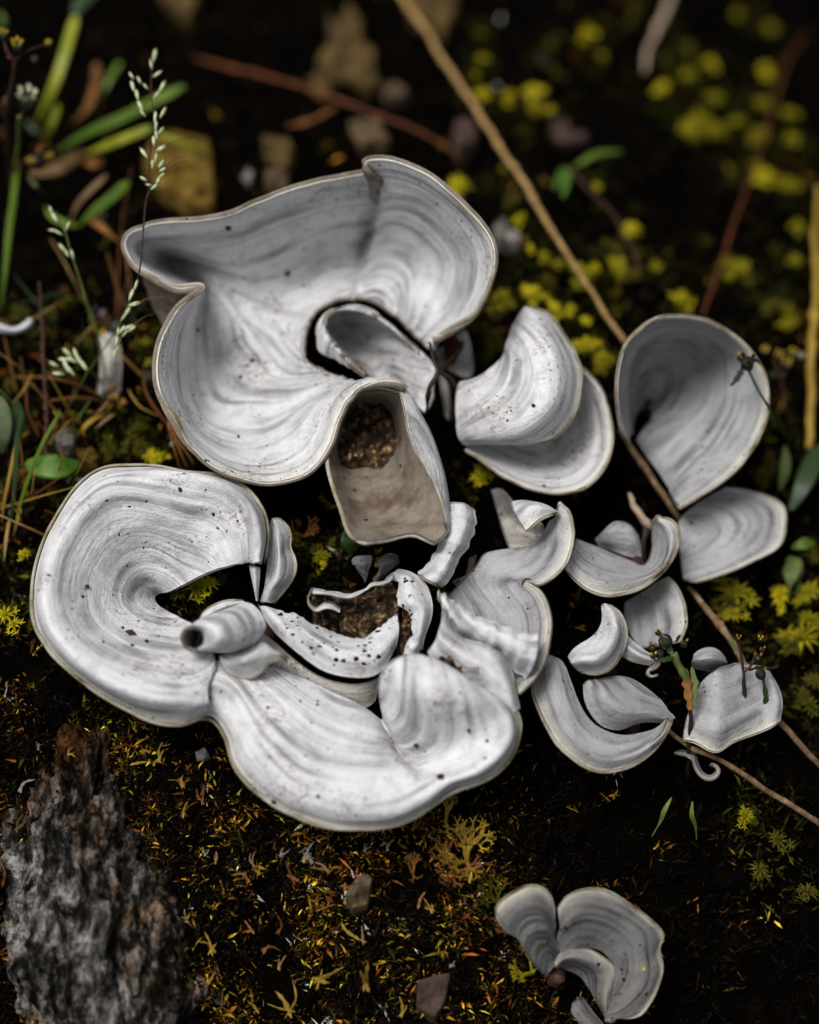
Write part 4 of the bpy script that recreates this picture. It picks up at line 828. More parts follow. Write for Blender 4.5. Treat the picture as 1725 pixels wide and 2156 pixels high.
def stone(name, z, poly, h, mat, label, cat='stone', rough=0.10, group=None):
    p = px(z, [(u, v, 0) for u, v in poly]); P = W([q[0] for q in p], [q[1] for q in p], np.zeros(len(p)))
    P = np.vstack([P, P[:1]]); L = np.concatenate([[0], np.cumsum(np.linalg.norm(np.diff(P, axis=0), axis=1))]); n = 44
    q = np.linspace(0, L[-1], n, endpoint=False); O = np.stack([np.interp(q, L, P[:, k]) for k in range(3)], -1)
    c = O.mean(0); rings = []; hh = h / 100
    for f, zz in ((1.0, -0.5), (1.0, hh * 0.55), (0.97, hh * 0.85), (0.90, hh), (0.70, hh * 1.03), (0.45, hh * 1.05), (0.2, hh * 1.05)):
        r = c + (O - c) * f; r[:, 2] += zz
        r += 0.012 * rough * 10 * np.stack([vnoise(r[:, 0] * 5, r[:, 1] * 5 + zz, s) for s in (1, 2, 3)], -1) * (hh + 0.5); rings.append(r)
    V = np.vstack(rings + [c + [0, 0, hh * 1.05]]); V[:, 2] += rough * 3.0 * fbm(V[:, 0] * 2.3, V[:, 1] * 2.3, 77, 4) * (V[:, 2] > c[2]); m = len(rings)
    i, j = np.meshgrid(np.arange(m-1), np.arange(n), indexing='ij'); A_ = i*n + j; B_ = i*n + (j+1) % n
    F = np.stack([A_, B_, B_ + n, A_ + n], -1).reshape(-1, 4); jj = np.arange(n); T3 = np.stack([(m-1)*n + jj, (m-1)*n + (jj+1) % n, np.full(n, m*n)], -1)
    o = mesh_from(name, V, [F, T3], M[mat], origin=c, smooth=False); o.data.polygons.foreach_set("use_smooth", [True] * len(o.data.polygons))
    return tagged(o, label, cat, group)
stone('slate', 0, [(348,278),(440,300),(453,400),(450,446),(402,441),(335,396),(300,345),(318,300)], 18, 'ochre', 'angular ochre slate behind the tip of the largest lichen')
stone('stone', 0, [(690,34),(705,70),(735,12),(765,55),(760,85),(792,110),(786,150),(802,178),(768,192),(735,165),(712,176),(684,155),(668,128),(700,105)], 20, 'brownstone', 'ragged yellow-brown stone at the top of the picture', rough=0.2)
stone('stone', 0, [(850,-20),(965,-20),(955,40),(932,76),(905,50),(868,40)], 18, 'brownstone', 'olive brown stone under the upper end of the straw', rough=0.16)
stone('stone', 0, [(330,-30),(425,-30),(398,40),(370,18)], 13, 'brownstone', 'dark brown wedge of stone at the top edge', rough=0.12)
stone('pebble', 0, [(735,262),(762,255),(800,262),(822,290),(812,306),(790,300),(762,306),(748,285)], 14, 'tanstone', 'cream and tan pebble below the orange twig', rough=0.18)
stone('pebble', 0, [(552,290),(600,296),(622,330),(600,360),(570,352),(556,330)], 15, 'brownstone', 'brown pebble above the left arm of the largest lichen', rough=0.2)
stone('pebble', 0, [(562,368),(590,360),(608,372),(600,392),(572,398),(556,388)], 11, 'tanstone', 'pinkish tan pebble touching the upper edge of the largest lichen', rough=0.2)
stone('pebble', 0, [(960,258),(985,250),(1005,275),(1000,310),(970,330),(952,300)], 13, 'pinkstone', 'pinkish grey flake at the lower end of the orange twig', rough=0.16)
stone('pebble', 0, [(1160,265),(1185,258),(1205,285),(1230,280),(1240,295),(1205,305),(1175,300)], 10, 'pinkstone', 'dim mauve flake right of the long straw', rough=0.16)
stone('pebble', 0, [(1040,478),(1060,460),(1072,490),(1096,505),(1096,522),(1070,512),(1046,508)], 13, 'whitebit', 'whitish flake between the largest lichen and the straw', rough=0.2)
stone('pebble', 0, [(508,370),(522,356),(535,370),(524,388)], 10, 'whitebit', 'tiny white speck of stone above the largest lichen', rough=0.1)
stone('pebble', 0, [(805,185),(830,175),(862,190),(850,206),(815,208)], 10, 'tanstone', 'small grey-green pebble right of the ragged stone', rough=0.2)
stone('pebble', 0, [(648,172),(680,160),(700,186),(684,206),(654,198)], 13, 'brownstone', 'mottled yellow-brown lump touching the orange twig', rough=0.25)
stone('flake', 0, [(880,2070),(950,2050),(938,2110),(915,2150),(876,2120)], 15, 'pinkstone', 'brown pink flake at the bottom edge of the picture', rough=0.1)
stone('pebble', 8, [(1190,715),(1240,695),(1270,730),(1250,790),(1200,800),(1175,760)], 13, 'tanstone', 'crumbly cream lump in the moss below the front lobe', rough=0.3)
stone('pebble', 8, [(665,262),(700,250),(715,275),(690,290),(668,282)], 10, 'whitebit', 'small cream pebble beside the sweeping front lobe', rough=0.2)
stone('pebble', 0, [(160,945),(190,938),(215,960),(205,985),(172,985)], 10, 'ochre', 'olive brown pebble beside the round green leaf', rough=0.2)
stone('pebble', 0, [(118,912),(140,900),(158,912),(156,940),(130,945),(116,930)], 10, 'whitebit', 'glassy white pebble above the round green leaf', rough=0.12)

# brown crumbling core inside the broken centre
def crumb(label, z, poly, h, mat='peat', rough=0.5, name='peat_crumb', seed=5):
    p = px(z, [(u, v, 0) for u, v in poly]); P = W([q[0] for q in p], [q[1] for q in p], np.full(len(p), h)); P = np.vstack([P, P[:1]])
    L = np.concatenate([[0], np.cumsum(np.linalg.norm(np.diff(P, axis=0), axis=1))]); n = 90; q = np.linspace(0, L[-1], n, endpoint=False)
    O = np.stack([np.interp(q, L, P[:, k]) for k in range(3)], -1); c = O.mean(0); m = 22; fr = np.linspace(1, 0.02, m)
    G_ = c[None, None, :] + (O - c)[None] * fr[:, None, None]
    G_[..., 2] += rough * 0.5 * fbm(G_[..., 0] * 4, G_[..., 1] * 4, seed, 4) + 0.12 * fbm(G_[..., 0] * 14, G_[..., 1] * 14, seed + 2, 2)
    bot = O.copy(); bot[:, 2] -= 1.2; V = np.vstack([bot, G_.reshape(-1, 3)]); i, j = np.meshgrid(np.arange(m), np.arange(n), indexing='ij')
    A_ = i*n + j; B_ = i*n + (j+1) % n; F = np.stack([A_, B_, B_ + n, A_ + n], -1).reshape(-1, 4)
    tagged(mesh_from(name, V, F, M[mat], origin=np.array([c[0], c[1], c[2] - 1.2])), label, 'peat')
crumb('crumbling brown peat core inside the torn centre of the lower lichen', 6, [(270,715),(430,730),(640,770),(760,730),(870,655),(1050,620),(1140,650),(1150,780),(1130,930),(1050,980),(900,1010),(850,1060),(820,1150),(740,1190),(640,1130),(540,1060),(550,950),(480,890),(390,880),(300,880),(250,800)], 112)
crumb('brown soil caught in the hollow of the hanging lobe', 1, [(1035,1150),(1100,1112),(1240,1125),(1288,1210),(1312,1310),(1300,1380),(1240,1370),(1180,1410),(1120,1380),(1060,1400),(1000,1385),(985,1330),(1005,1240)], 146, rough=0.6, seed=45)
crumb('narrow brown peat wedge between the torn bands', 6, [(1180,850),(1320,840),(1330,960),(1290,1080),(1230,1150),(1190,1300),(1150,1250),(1120,1080),(1200,1010)], 120, seed=15)
crumb('dark debris clump on the white shoulder of the lower lichen', 3, [(1020,1125),(1070,1105),(1100,1118),(1130,1120),(1160,1150),(1150,1200),(1110,1185),(1060,1160)], 214, rough=0.3, seed=25)
for q, (pts) in enumerate(([(1120,1172,232),(1200,1172,236),(1268,1176,234)], [(1140,1196,230),(1190,1192,236),(1240,1190,232)])):
    stalk('pine_needle', 3, pts, 2.4, 'twig_red', ['longer thin brown needle', 'shorter thin brown needle'][q] + ' lying on the white shoulder of the lower lichen', 'needle')

# ------------------------------------------------------------------ twigs and straws
stalk('straw', 0, [(838,-20,150),(960,165,130),(1080,345,110),(1200,540,90),(1318,722,60)], [8.5, 8, 7.5, 6.5, 5.5], 'straw', 'long tan straw slanting from the top edge to the round cup', 'straw')
stalk('straw', 0, [(1724,395,150),(1716,650,130),(1704,945,60)], [8, 9.5, 9], 'straw_gold', 'golden straw standing along the right edge', 'straw')
stalk('straw', 0, [(1418,-15,120),(1385,60,110),(1364,110,90),(1357,152,60)], [9, 10, 8, 5], 'straw_pale', 'short pale bent stem at the top right', 'straw')
stalk('twig', 0, [(1700,65,150),(1660,130,140),(1600,320,120),(1560,430,100),(1480,664,30)], [2, 3, 3.2, 3, 3], 'twig_red', 'thin dark red stalk leaning at the upper right', 'twig')
T1 = thing('twig', W1(415, 125, 20), 'orange-brown forked twig above the largest lichen', 'twig')
stalk('main_stem', 0, [(408,122,10),(520,150,30),(640,185,40),(720,213,40),(800,245,34),(880,275,30),(968,326,10)], [3, 6, 6, 5, 5, 4, 3], 'twig_red', parent=T1, rough=0.4)
stalk('side_branch', 0, [(605,265,20),(650,258,30),(680,245,36),(704,228,38)], [3, 6.5, 6, 5], 'dead', parent=T1)
stalk('twig', 0, [(1305,905,40),(1340,955,60),(1385,1020,60),(1430,1092,40)], [4, 6.5, 6.5, 5], 'twig', 'brown twig running down from the round cup', 'twig')
T2 = thing('twig', W1(1360, 1120, 0), 'knotted pale twig caught in the cradle-shaped lichen', 'twig')
stalk('main_stem', 0, [(1325,1040,90),(1345,1080,110),(1362,1105,110),(1385,1118,90)], [4, 8, 9, 4], 'straw_pale', parent=T2, rough=0.5)
stalk('side_branch', 0, [(1362,1105,105),(1355,1150,90),(1358,1185,60)], [7, 6, 3], 'twig_dark', parent=T2, rough=0.5)
stalk('twig', 0, [(1450,1236,40),(1500,1290,80),(1548,1355,90),(1592,1440,90),(1645,1515,80),(1735,1622,40)], [5, 7.5, 7, 6, 6.5, 6], 'twig', 'grey-brown twig bending down the right side past the herbs', 'twig')
stalk('twig', 0, [(1395,1525,60),(1450,1570,80),(1540,1612,80),(1630,1670,70),(1745,1748,40)], [4.5, 5.5, 6, 6, 6], 'twig', 'thin brown twig lying below the torn lichen at lower right', 'twig')
stalk('herb_sprig', 0, [(1200,352,60),(1240,400,60),(1290,450,50),(1318,500,40),(1350,570,10)], [4, 4.5, 4, 3.5, 3], 'stem_dark', 'thin olive stem with green tips right of the straw', 'stem')
blade('leaf', 0, [(1210,350,70),(1255,325,90),(1312,318,90)], 16, 'blade', None, LEAF, label='slim curved green leaf at the tip of the olive stem', cat='leaf')
L2 = thing('leaf', W1(1195, 360, 40), 'forked bright green leaf hanging from the olive stem', 'leaf')
for pts in ([(1190,352,70),(1178,375,80),(1165,400,70)], [(1192,355,70),(1192,385,80),(1185,418,66)], [(1196,352,70),(1196,370,76),(1200,385,70)]): blade('lobe', 0, pts, 22, 'leaf', L2, LEAF)
T3_ = thing('twig', W1(930, 860, 0), 'black forked twig wedged beside the hanging lobe', 'twig')
for pts, r in (([(1400,885,235),(1418,960,232),(1440,1010,228),(1405,1080,210),(1388,1180,150)], [6, 9, 10, 9, 7]), ([(1545,880,120),(1500,950,170),(1455,1000,215),(1435,1020,226)], [6, 8, 8, 8]), ([(1445,1010,222),(1490,1050,170),(1505,1120,110),(1490,1220,60)], [9, 14, 16, 10])):
    stalk('main_stem' if len(pts) > 4 else 'side_branch', 1, pts, r, 'twig_dark', parent=T3_, rough=0.3)
crumb('dried dark red bud cluster on the black forked twig', 1, [(1460,880),(1500,862),(1540,880),(1545,915),(1510,940),(1470,930)], 120, 'ember', 0.6, 'dried_bud', 35)
for pts, r, lab in (([(1195,1030,30),(1205,1180,30),(1215,1260,10)], 4, 'thin dark root below the black forked twig'),):
    pass

# ------------------------------------------------------------------ grass and herbs at the left
def pt_h(v, v0, v1, h0, h1): return h0 + (h1 - h0) * max(0, min(1, (v - v0) / (v1 - v0)))
HMUL = 1.75
g1 = thing('seed_grass', W1(280, 640, 0), 'tall grass stem with pale seed head crossing the tip of the largest lichen', 'grass')
s1 = [(712,225,330),(692,340,320),(690,450,310),(710,560,300),(690,660,290),(680,780,275),(682,860,265),(668,910,258),(655,1040,240),(640,1200,235),(622,1300,180),(600,1430,90),(585,1560,10)]
stalk('stem', 7, s1, [1.5, 3, 3, 3.5, 3.5, 4, 4, 3.5, 4, 4, 4, 4, 4], 'stem_dark', parent=g1)
for u, v, L, a in [(706,250,62,12),(720,335,50,55),(690,290,46,-5),(605,390,50,-15),(625,430,50,-12),(600,345,40,-35),(635,365,40,-30),(665,395,36,-40),(742,392,60,30),(715,432,48,40),(640,480,56,-25),(650,515,44,-40),(708,532,52,5),(745,512,56,30),(712,572,50,5),(714,612,46,-5),(735,596,44,40),(702,640,48,0),(737,675,58,60),(655,695,56,-35),(712,720,50,10),(696,748,44,0),(738,745,46,35),(745,772,40,60),(738,798,40,50),(654,815,42,-60),(678,843,36,-75),(706,850,44,50),(722,822,44,25)]:
    spikelet(g1, 7, u, v, pt_h(v, 225, 900, 335, 262), L, a)
for pts in ([(745,770,275),(790,730,280),(850,712,275)], [(735,795,272),(800,745,276),(852,735,272)], [(735,675,288),(800,640,292),(925,625,290)], [(690,440,310),(640,500,305),(575,495,300)]): stalk('awn', 7, pts, 1.3, 'stem_dark', parent=g1)
g2 = thing('seed_grass', W1(135, 880, 0), 'slanting grass stem with pink-tipped spikelets left of the largest lichen', 'grass')
stalk('stem', 7, [(632,1270,200),(590,1380,170),(545,1480,150),(500,1550,120),(440,1640,90),(370,1750,50),(290,1910,0)], 3.2, 'stem_green', parent=g2)
for u, v, L, a in [(622,1298,50,18),(600,1340,60,20),(620,1385,64,75),(582,1420,56,30),(568,1442,46,40),(592,1492,60,65),(560,1502,50,35),(540,1512,46,10),(604,1498,50,55),(572,1520,44,40),(535,1552,56,8),(540,1584,50,20),(524,1612,46,0)]:
    spikelet(g2, 7, u, v, pt_h(v, 1270, 1620, 205, 135), L, a)
for pts in ([(620,1385,190),(680,1360,190),(760,1358,190)], [(600,1490,160),(660,1445,165),(705,1432,162)]): stalk('awn', 7, pts, 1.6, 'dead', parent=g2)
g3 = thing('seed_grass', W1(222, 800, 0), 'green grass stem with nodding spikelets at left', 'grass')
stalk('stem', 7, [(240,965,190),(290,1045,180),(320,1140,165),(345,1215,150),(370,1290,135),(400,1400,110),(440,1510,80),(465,1620,45),(485,1735,5)], [2, 3, 3, 3.5, 4, 5, 5, 5, 5], 'stem_green', parent=g3)
for u, v, L, a in [(248,988,56,-30),(240,1050,46,-80),(266,1060,46,-60),(310,1030,50,25),(285,1130,56,-40),(303,1152,44,-30),(330,1160,48,-15),(232,960,44,-20)]: spikelet(g3, 7, u, v, pt_h(v, 965, 1250, 195, 150), L, a)
g4 = thing('seed_grass', W1(212, 805, 0), 'low grass stem with fanned green spikelets at left', 'grass')
stalk('stem', 7, [(290,1600,90),(345,1640,80),(400,1680,60),(462,1740,0)], [2, 5, 6, 6], 'stem_green', parent=g4)
stalk('side_stem', 7, [(232,1690,70),(300,1690,66),(340,1705,50),(385,1745,10)], [2, 5, 6, 5], 'stem_green', parent=g4)
for u, v, L, a in [(305,1606,60,-50),(345,1612,60,-20),(290,1640,60,-80),(325,1640,56,-60),(243,1660,50,-60),(262,1704,60,-85),(300,1668,64,-25),(320,1690,60,-40),(360,1640,60,-30),(380,1665,60,-35)]: spikelet(g4, 7, u, v, 85, L, a)
HMUL = 1.0
for pts, lab in (([(600,760,160),(565,960,130),(545,1150,90),(532,1450,10)], 'long thin red grass stalk left of the largest lichen'), ([(616,1108,200),(585,1250,140),(560,1400,80),(540,1560,10)], 'short thin purple grass stalk against the lichen tip')):
    stalk('grass_stalk', 7, pts, [2, 3, 3.5, 3.5], 'twig_red', lab, 'stalk')
BL = [([(345,70,260),(300,230,230),(250,380,170),(200,490,90),(165,570,10)], 46, 'blade_lime', 'broad yellow-green grass blade rising at the top left'),
 ([(440,-40,250),(370,10,240),(335,75,220)], 70, 'blade_dark', 'dark green bent blade tip at the top left edge'),
 ([(842,392,200),(720,452,180),(560,535,130),(400,605,80),(250,695,10)], 44, 'blade', 'green grass blade behind the tall seed head'),
 ([(690,580,170),(640,602,160),(520,650,120),(390,702,50)], 38, 'blade_lime', 'bright lime grass blade below the green one'),
 ([(400,690,40),(330,730,60),(260,770,60),(130,795,20)], 60, 'dead_tan', 'withered tan blade base at the left'),
 ([(725,612,150),(800,640,140),(880,668,120),(975,714,80)], 26, 'blade_lime', 'thin lime blade lying over the ochre slate'),
 ([(548,282,120),(500,360,110),(465,430,80),(455,480,40)], 26, 'blade', 'small dull green blade left of the seed head'),
 ([(266,478,120),(240,560,110),(205,630,60),(185,680,10)], 30, 'blade_lime', 'short yellow-green blade beside the dark capsules'),
 ([(115,552,100),(165,600,90),(225,640,40)], 24, 'blade_dark', 'short dark green blade crossing behind the capsules'),
 ([(436,285,140),(438,370,120),(405,480,90),(330,565,30)], 44, 'dead', 'rust-brown dead blade at the upper left'),
 ([(588,828,160),(510,900,140),(430,965,110),(355,1035,60)], 46, 'blade', 'green leaf with orange tip left of the slate'),
 ([(487,798,150),(410,870,130),(355,930,100),(320,1010,50)], 26, 'dead_tan', 'narrow tan leaf beside the orange-tipped leaf'),
 ([(355,1032,70),(290,1015,90),(235,985,90),(205,940,80)], 30, 'blade', 'short green leaf folded to the left of the orange-tipped leaf'),
 ([(415,1000,70),(475,1045,90),(545,1105,60)], 34, 'dead', 'orange dead leaf pointing at the lichen tip'),
 ([(80,740,200),(62,900,170),(42,1050,130),(22,1250,80),(0,1420,10)], 28, 'blade', 'long green stem-like blade along the left edge'),
 ([(470,730,60),(430,745,70),(380,740,50)], 46, 'dead', 'curled rusty leaf scrap at the left'),
 ([(-10,60,150),(10,100,140),(18,150,90)], 30, 'blade', 'green blade tip at the very top of the left edge')]
for pts, w_, mt, lab in BL: blade('grass', 7, pts, w_ * 1.12, mt, None, GRASS if w_ < 60 else LEAF, random.uniform(-0.4, 0.4), label=lab, cat='grass blade')
BL2 = [([(378,700,150),(270,900,120),(180,1120,80),(125,1300,30),(85,1480,0)], 24, 'blade', 'thin green grass blade crossing the round leaf'),
 ([(105,880,110),(65,1080,80),(28,1260,40),(10,1400,0)], 20, 'straw_gold', 'straw-coloured blade at the lower left edge'),
 ([(135,1310,60),(110,1400,40),(85,1490,0)], 16, 'straw_gold', 'short straw-coloured blade tip at the left'),
 ([(150,680,140),(110,880,110),(95,1150,70),(60,1450,0)], 32, 'blade_dark', 'dark green upright blade near the left edge'),
 ([(60,1380,40),(40,1500,30),(25,1650,0)], 20, 'straw', 'dry tan blade left of the lower lichen')]
for pts, w_, mt, lab in BL2: blade('grass', 10, pts, w_, mt, None, GRASS, 0.2, label=lab, cat='grass blade')
blade('leaf', 10, [(165,1010,70),(260,1030,90),(380,1040,90),(515,1010,50)], 190, 'leaf', None, LEAF, 0.5, 0.12, label='round bright green leaf left of the C-shaped lobe', cat='leaf')
blade('leaf', 10, [(0,590,110),(25,690,110),(25,850,90),(10,960,50)], 110, 'leaf_grey', None, LEAF, 0.2, 0.15, label='oblong grey-green leaf at the left edge', cat='leaf')
blade('leaf', 10, [(110,620,60),(115,760,70),(100,900,40)], 100, 'blade_dark', None, LEAF, 0.2, 0.15, label='dark green leaf behind the oblong one at the left edge', cat='leaf')
blade('leaf', 0, [(738,1110,60),(734,1140,60),(742,1168,30)], 34, 'blade_dark', None, LEAF, 0.2, 0.15, label='dark green leaflet under the hanging brown lobe', cat='leaf')
hs_ = thing('dead_stalk', W1(94, 1010, 0), 'dark hairy dead stalk rising at the left', 'stalk')
stalk('stem', 10, [(250,-140,190),(258,20,190),(272,200,170),(292,500,130),(296,800,80),(284,1060,30),(284,1160,0)], [7, 9, 11, 12, 13, 15, 14], 'stem_dark', parent=hs_, rough=0.5)
hb = []
for k in range(70):
    t = random.random(); v = 20 + t * 1050; u = np.interp(v, [20, 200, 500, 800, 1070], [258, 272, 292, 296, 284]); h = np.interp(v, [20, 200, 500, 800, 1070], [190, 170, 130, 80, 30]); s = random.choice((-1, 1))
    p = np.array([W1(*q) for q in px(10, [(u, v, h), (u + s * random.uniform(10, 24), v - random.uniform(6, 22), h + random.uniform(-6, 12))])]); hb.append(tube_mesh(np.linspace(p[0], p[1], 3), [0.012, 0.009, 0.004], 4))
V_, F_ = join(hb); mesh_from('hair', V_, F_, M['twig'], hs_)
RUN = [([(85,465,50),(200,470,56),(300,470,60),(450,505,60),(560,548,40),(640,592,20)], [3, 8, 8, 8, 7, 5], 'orange runner stem arching over the moss at left'), ([(318,618,40),(450,602,46),(560,605,40),(650,622,20)], [4, 9, 8, 5], 'short orange runner stem below the arching one'),
 ([(820,548,40),(850,600,50),(900,660,46),(1012,716,30)], [4, 7, 6, 4], 'tan runner stem left of the largest lichen'), ([(540,722,30),(440,758,40),(340,800,30)], [4, 7, 4], 'thin brown runner above the white pebble'),
 ([(920,400,40),(925,540,60),(975,640,60),(1060,760,40)], [4, 8, 9, 9], 'red-brown stem at the left flank of the largest lichen'), ([(130,340,60),(165,540,60),(175,690,50),(250,850,20)], [4, 6, 6, 6], 'thin brown stem behind the hairy stalk'),
 ([(205,445,60),(150,550,60),(75,645,40)], [4, 7, 4], 'short yellow stem left of the hairy stalk'), ([(495,470,100),(450,620,70),(400,760,20)], [3, 5, 4], 'fine brown stem behind the runner stems')]
for pts, r, lab in RUN: stalk('runner', 10, pts, r, 'dead' if 'orange' in lab else ('straw_gold' if 'tan' in lab or 'yellow' in lab else 'twig_red'), lab, 'stem')
bd = thing('bud', W1(233, 845, 0), 'small red and ochre leaf bud on the moss at left', 'bud')
for pts, w_, mt in (([(690,570,30),(705,540,50),(735,495,50)], 30, 'dead'), ([(690,650,20),(665,600,50),(650,570,50)], 36, 'pinkstone'), ([(730,630,20),(738,595,44),(745,565,40)], 36, 'dead_gold'), ([(700,640,20),(700,600,40),(690,575,40)], 40, 'dead_tan'), ([(750,620,20),(790,625,36),(815,630,30)], 50, 'dead')): blade('bract', 10, pts, w_, mt, bd, LEAF)
for pts, w_, mt, lab in (([(540,850,20),(530,800,40),(580,750,44),(670,705,30)], 30, 'dead_gold', 'curled gold leaf strip on the moss at left'), ([(620,790,30),(670,745,40),(735,702,30)], 22, 'dead_tan', 'pale tan leaf sliver beside the curled gold strip'),
    ([(120,810,40),(145,825,50),(185,820,40)], 50, 'dead_gold', 'crumpled gold leaf scrap near the hairy stalk')): blade('dead_leaf', 10, pts, w_, mt, None, LEAF, label=lab, cat='dead leaf')
nd = thing('needle_tuft', W1(380, 930, 0), 'fan of rust-orange needles under the left rim of the largest lichen', 'needles')
for k in range(16):
    a = 18 + k * 2.4 + random.uniform(-3, 3); L = random.uniform(190, 330); u0, v0 = 1075 + random.uniform(-10, 12), 745 + random.uniform(-10, 25); du, dv = math.sin(math.radians(a)) * L, math.cos(math.radians(a)) * L
    stalk('needle', 10, [(u0, v0, 70), (u0 + du * .5, v0 + dv * .5, 64 + random.uniform(-8, 8)), (u0 + du, v0 + dv, 40 + random.uniform(-10, 14))], [4, 5.5, 2.5], 'twig_red' if k % 3 else 'dead', parent=nd)

def capsule_plant(label, z, stems, caps, leaves, base):
    t = thing('herb', W1(*base), label, 'herb')
    for pts, r, m in stems: stalk('stem', z, pts, r, m, parent=t, rough=0.3)
    for (u, v, h, rad, ntip, mat) in caps:
        k = ZT[z][2]; c = W1(*px(z, [(u, v, h)])[0]); R = rad * k / 100
        pr = [(-1.0, 0.25), (-0.7, 0.75), (-0.2, 1.0), (0.3, 0.95), (0.6, 0.7)]; C = np.array([c + np.array([0, 0.15, 1.0]) * y * R for y, _ in pr])
        V, a, b = tube_mesh(C, [q * R for _, q in pr], 10, 0.35, 3); cap = mesh_from('capsule', V, [a, b], M['capsule'], t)
        for q in range(ntip):
            an = 2 * math.pi * q / ntip + 0.4; p0 = c + R * np.array([0.6 * math.cos(an), 0.6 * math.sin(an), 0.5]); p1 = p0 + R * np.array([0.25 * math.cos(an), 0.25 * math.sin(an), 0.75])
            V, a, b = blade_mesh(curve([p0, (p0 + p1) / 2 + 0.02, p1], n=6), R * 0.5, LEAF, 0.3, 6); mesh_from('tip', V, [a, b], M[mat], cap)
    for pts, w_, m in leaves: blade('leaf', z, pts, w_ * 0.8, m, t, JAG, random.uniform(-0.7, 0.7), 0.45)
    return t
HMUL = 1.7
capsule_plant('dark seed-capsule herb with yellow tips at the upper left edge', 11,
 [([(130,500,330),(110,650,300),(90,800,270),(60,1000,220),(65,1250,150),(90,1570,60)], [16, 18, 18, 16, 16, 14], 'stem_dark'), ([(160,980,250),(150,1200,180),(130,1400,130),(120,1725,20)], [16, 16, 15, 18], 'stem_green'), ([(130,500,330),(60,440,340),(30,330,340)], 10, 'stem_dark'), ([(130,500,330),(230,430,335),(390,370,335)], 8, 'stem_dark'), ([(150,1000,240),(230,900,260)], 10, 'stem_dark'), ([(130,1420,130),(240,1330,150),(330,1310,150)], 10, 'stem_dark')],
 [(145,390,345,62,5,'yellow'), (25,300,345,50,4,'yellow'), (405,375,340,34,5,'yellow'), (235,850,270,110,6,'cream'), (255,1375,160,46,5,'yellow'), (412,1335,160,46,5,'yellow'), (310,1350,150,90,0,'yellow'), (290,500,330,52,0,'yellow')],
 [([(40,980,220),(30,880,250),(60,800,260)], 110, 'dead_tan'), ([(60,470,330),(90,490,330),(120,495,325)], 40, 'spike_red'), ([(240,1500,110),(300,1560,110),(370,1640,80)], 50, 'leaf_grey'), ([(260,1500,120),(330,1250,150),(440,1210,140)], 40, 'dead')], (25, 420, 0))
HMUL = 1.0
capsule_plant('small yellow-tipped herb in front of the crescent lichen at lower right', 9,
 [([(800,1430,10),(806,1200,90),(815,1000,140),(822,900,160)], [13, 14, 14, 16], 'twig_dark'), ([(815,800,170),(760,680,185),(700,560,200)], [20, 22, 26], 'leaf_pale')],
 [(590,412,210,26,2,'yellow'), (550,520,205,32,3,'dead_gold'), (556,575,205,26,2,'yellow'), (770,490,205,34,2,'dead_gold'), (640,470,205,60,0,'yellow'), (600,560,200,40,0,'yellow')],
 [([(820,960,160),(800,800,180),(790,660,180)], 100, 'dead'), ([(825,960,160),(850,800,182),(830,650,180)], 90, 'leaf_pale'), ([(690,560,200),(640,470,215),(600,410,210)], 110, 'blade_dark'), ([(700,570,200),(660,600,205),(560,610,200)], 60, 'blade_dark'), ([(720,480,205),(735,450,212),(755,430,208)], 40, 'capsule')], (1450, 1630, 0))
capsule_plant('dark-stemmed herb with orange florets standing in front of the torn lichen', 9,
 [([(1160,1250,0),(1185,1100,60),(1192,850,130),(1188,700,160),(1160,500,190),(1150,450,195)], [13, 14, 14, 14, 10, 8], 'twig_dark'), ([(1190,700,160),(1240,650,180),(1290,560,195)], 9, 'stem_dark')],
 [(1155,455,205,22,3,'dead_gold'), (1308,460,205,22,3,'yellow'), (1322,535,200,24,2,'dead_tan'), (1288,592,195,36,3,'dead_gold'), (1310,700,180,46,2,'dead_gold')],
 [([(1345,960,120),(1350,860,150),(1330,720,170)], 64, 'blade_dark'), ([(1230,680,175),(1270,665,180),(1420,660,180)], 40, 'capsule'), ([(1140,560,180),(1110,470,190),(1090,420,185)], 36, 'leaf_pale')], (1555, 1580, 0))
HMUL = 1.5
capsule_plant('dark flower head on green stem over the rim of the round cup', 4,
 [([(1375,400,250),(1400,450,246),(1450,540,236),(1505,635,170),(1545,700,10)], [6, 6, 5, 5, 5], 'blade_dark')],
 [(1365,370,255,34,3,'capsule'), (1340,350,250,18,3,'yellow')], [([(1355,380,250),(1330,430,240),(1300,465,230)], 40, 'capsule'), ([(1370,370,252),(1400,360,250),(1420,375,245)], 30, 'blade_dark')], (1660, 930, 0))
HMUL = 1.0
capsule_plant('cluster of yellow-tipped dark florets right of the round cup', 4,
 [([(1500,420,120),(1520,520,70),(1540,620,0)], 6, 'stem_dark'), ([(1500,420,120),(1470,350,140)], 5, 'stem_dark'), ([(1505,430,120),(1560,350,140)], 5, 'stem_dark')],
 [(1435,325,150,20,5,'yellow'), (1490,345,150,24,4,'yellow'), (1545,335,150,22,5,'yellow'), (1580,350,145,18,4,'cream'), (1520,380,135,30,4,'yellow'), (1470,420,120,26,0,'yellow')], [], (1660, 895, 0))
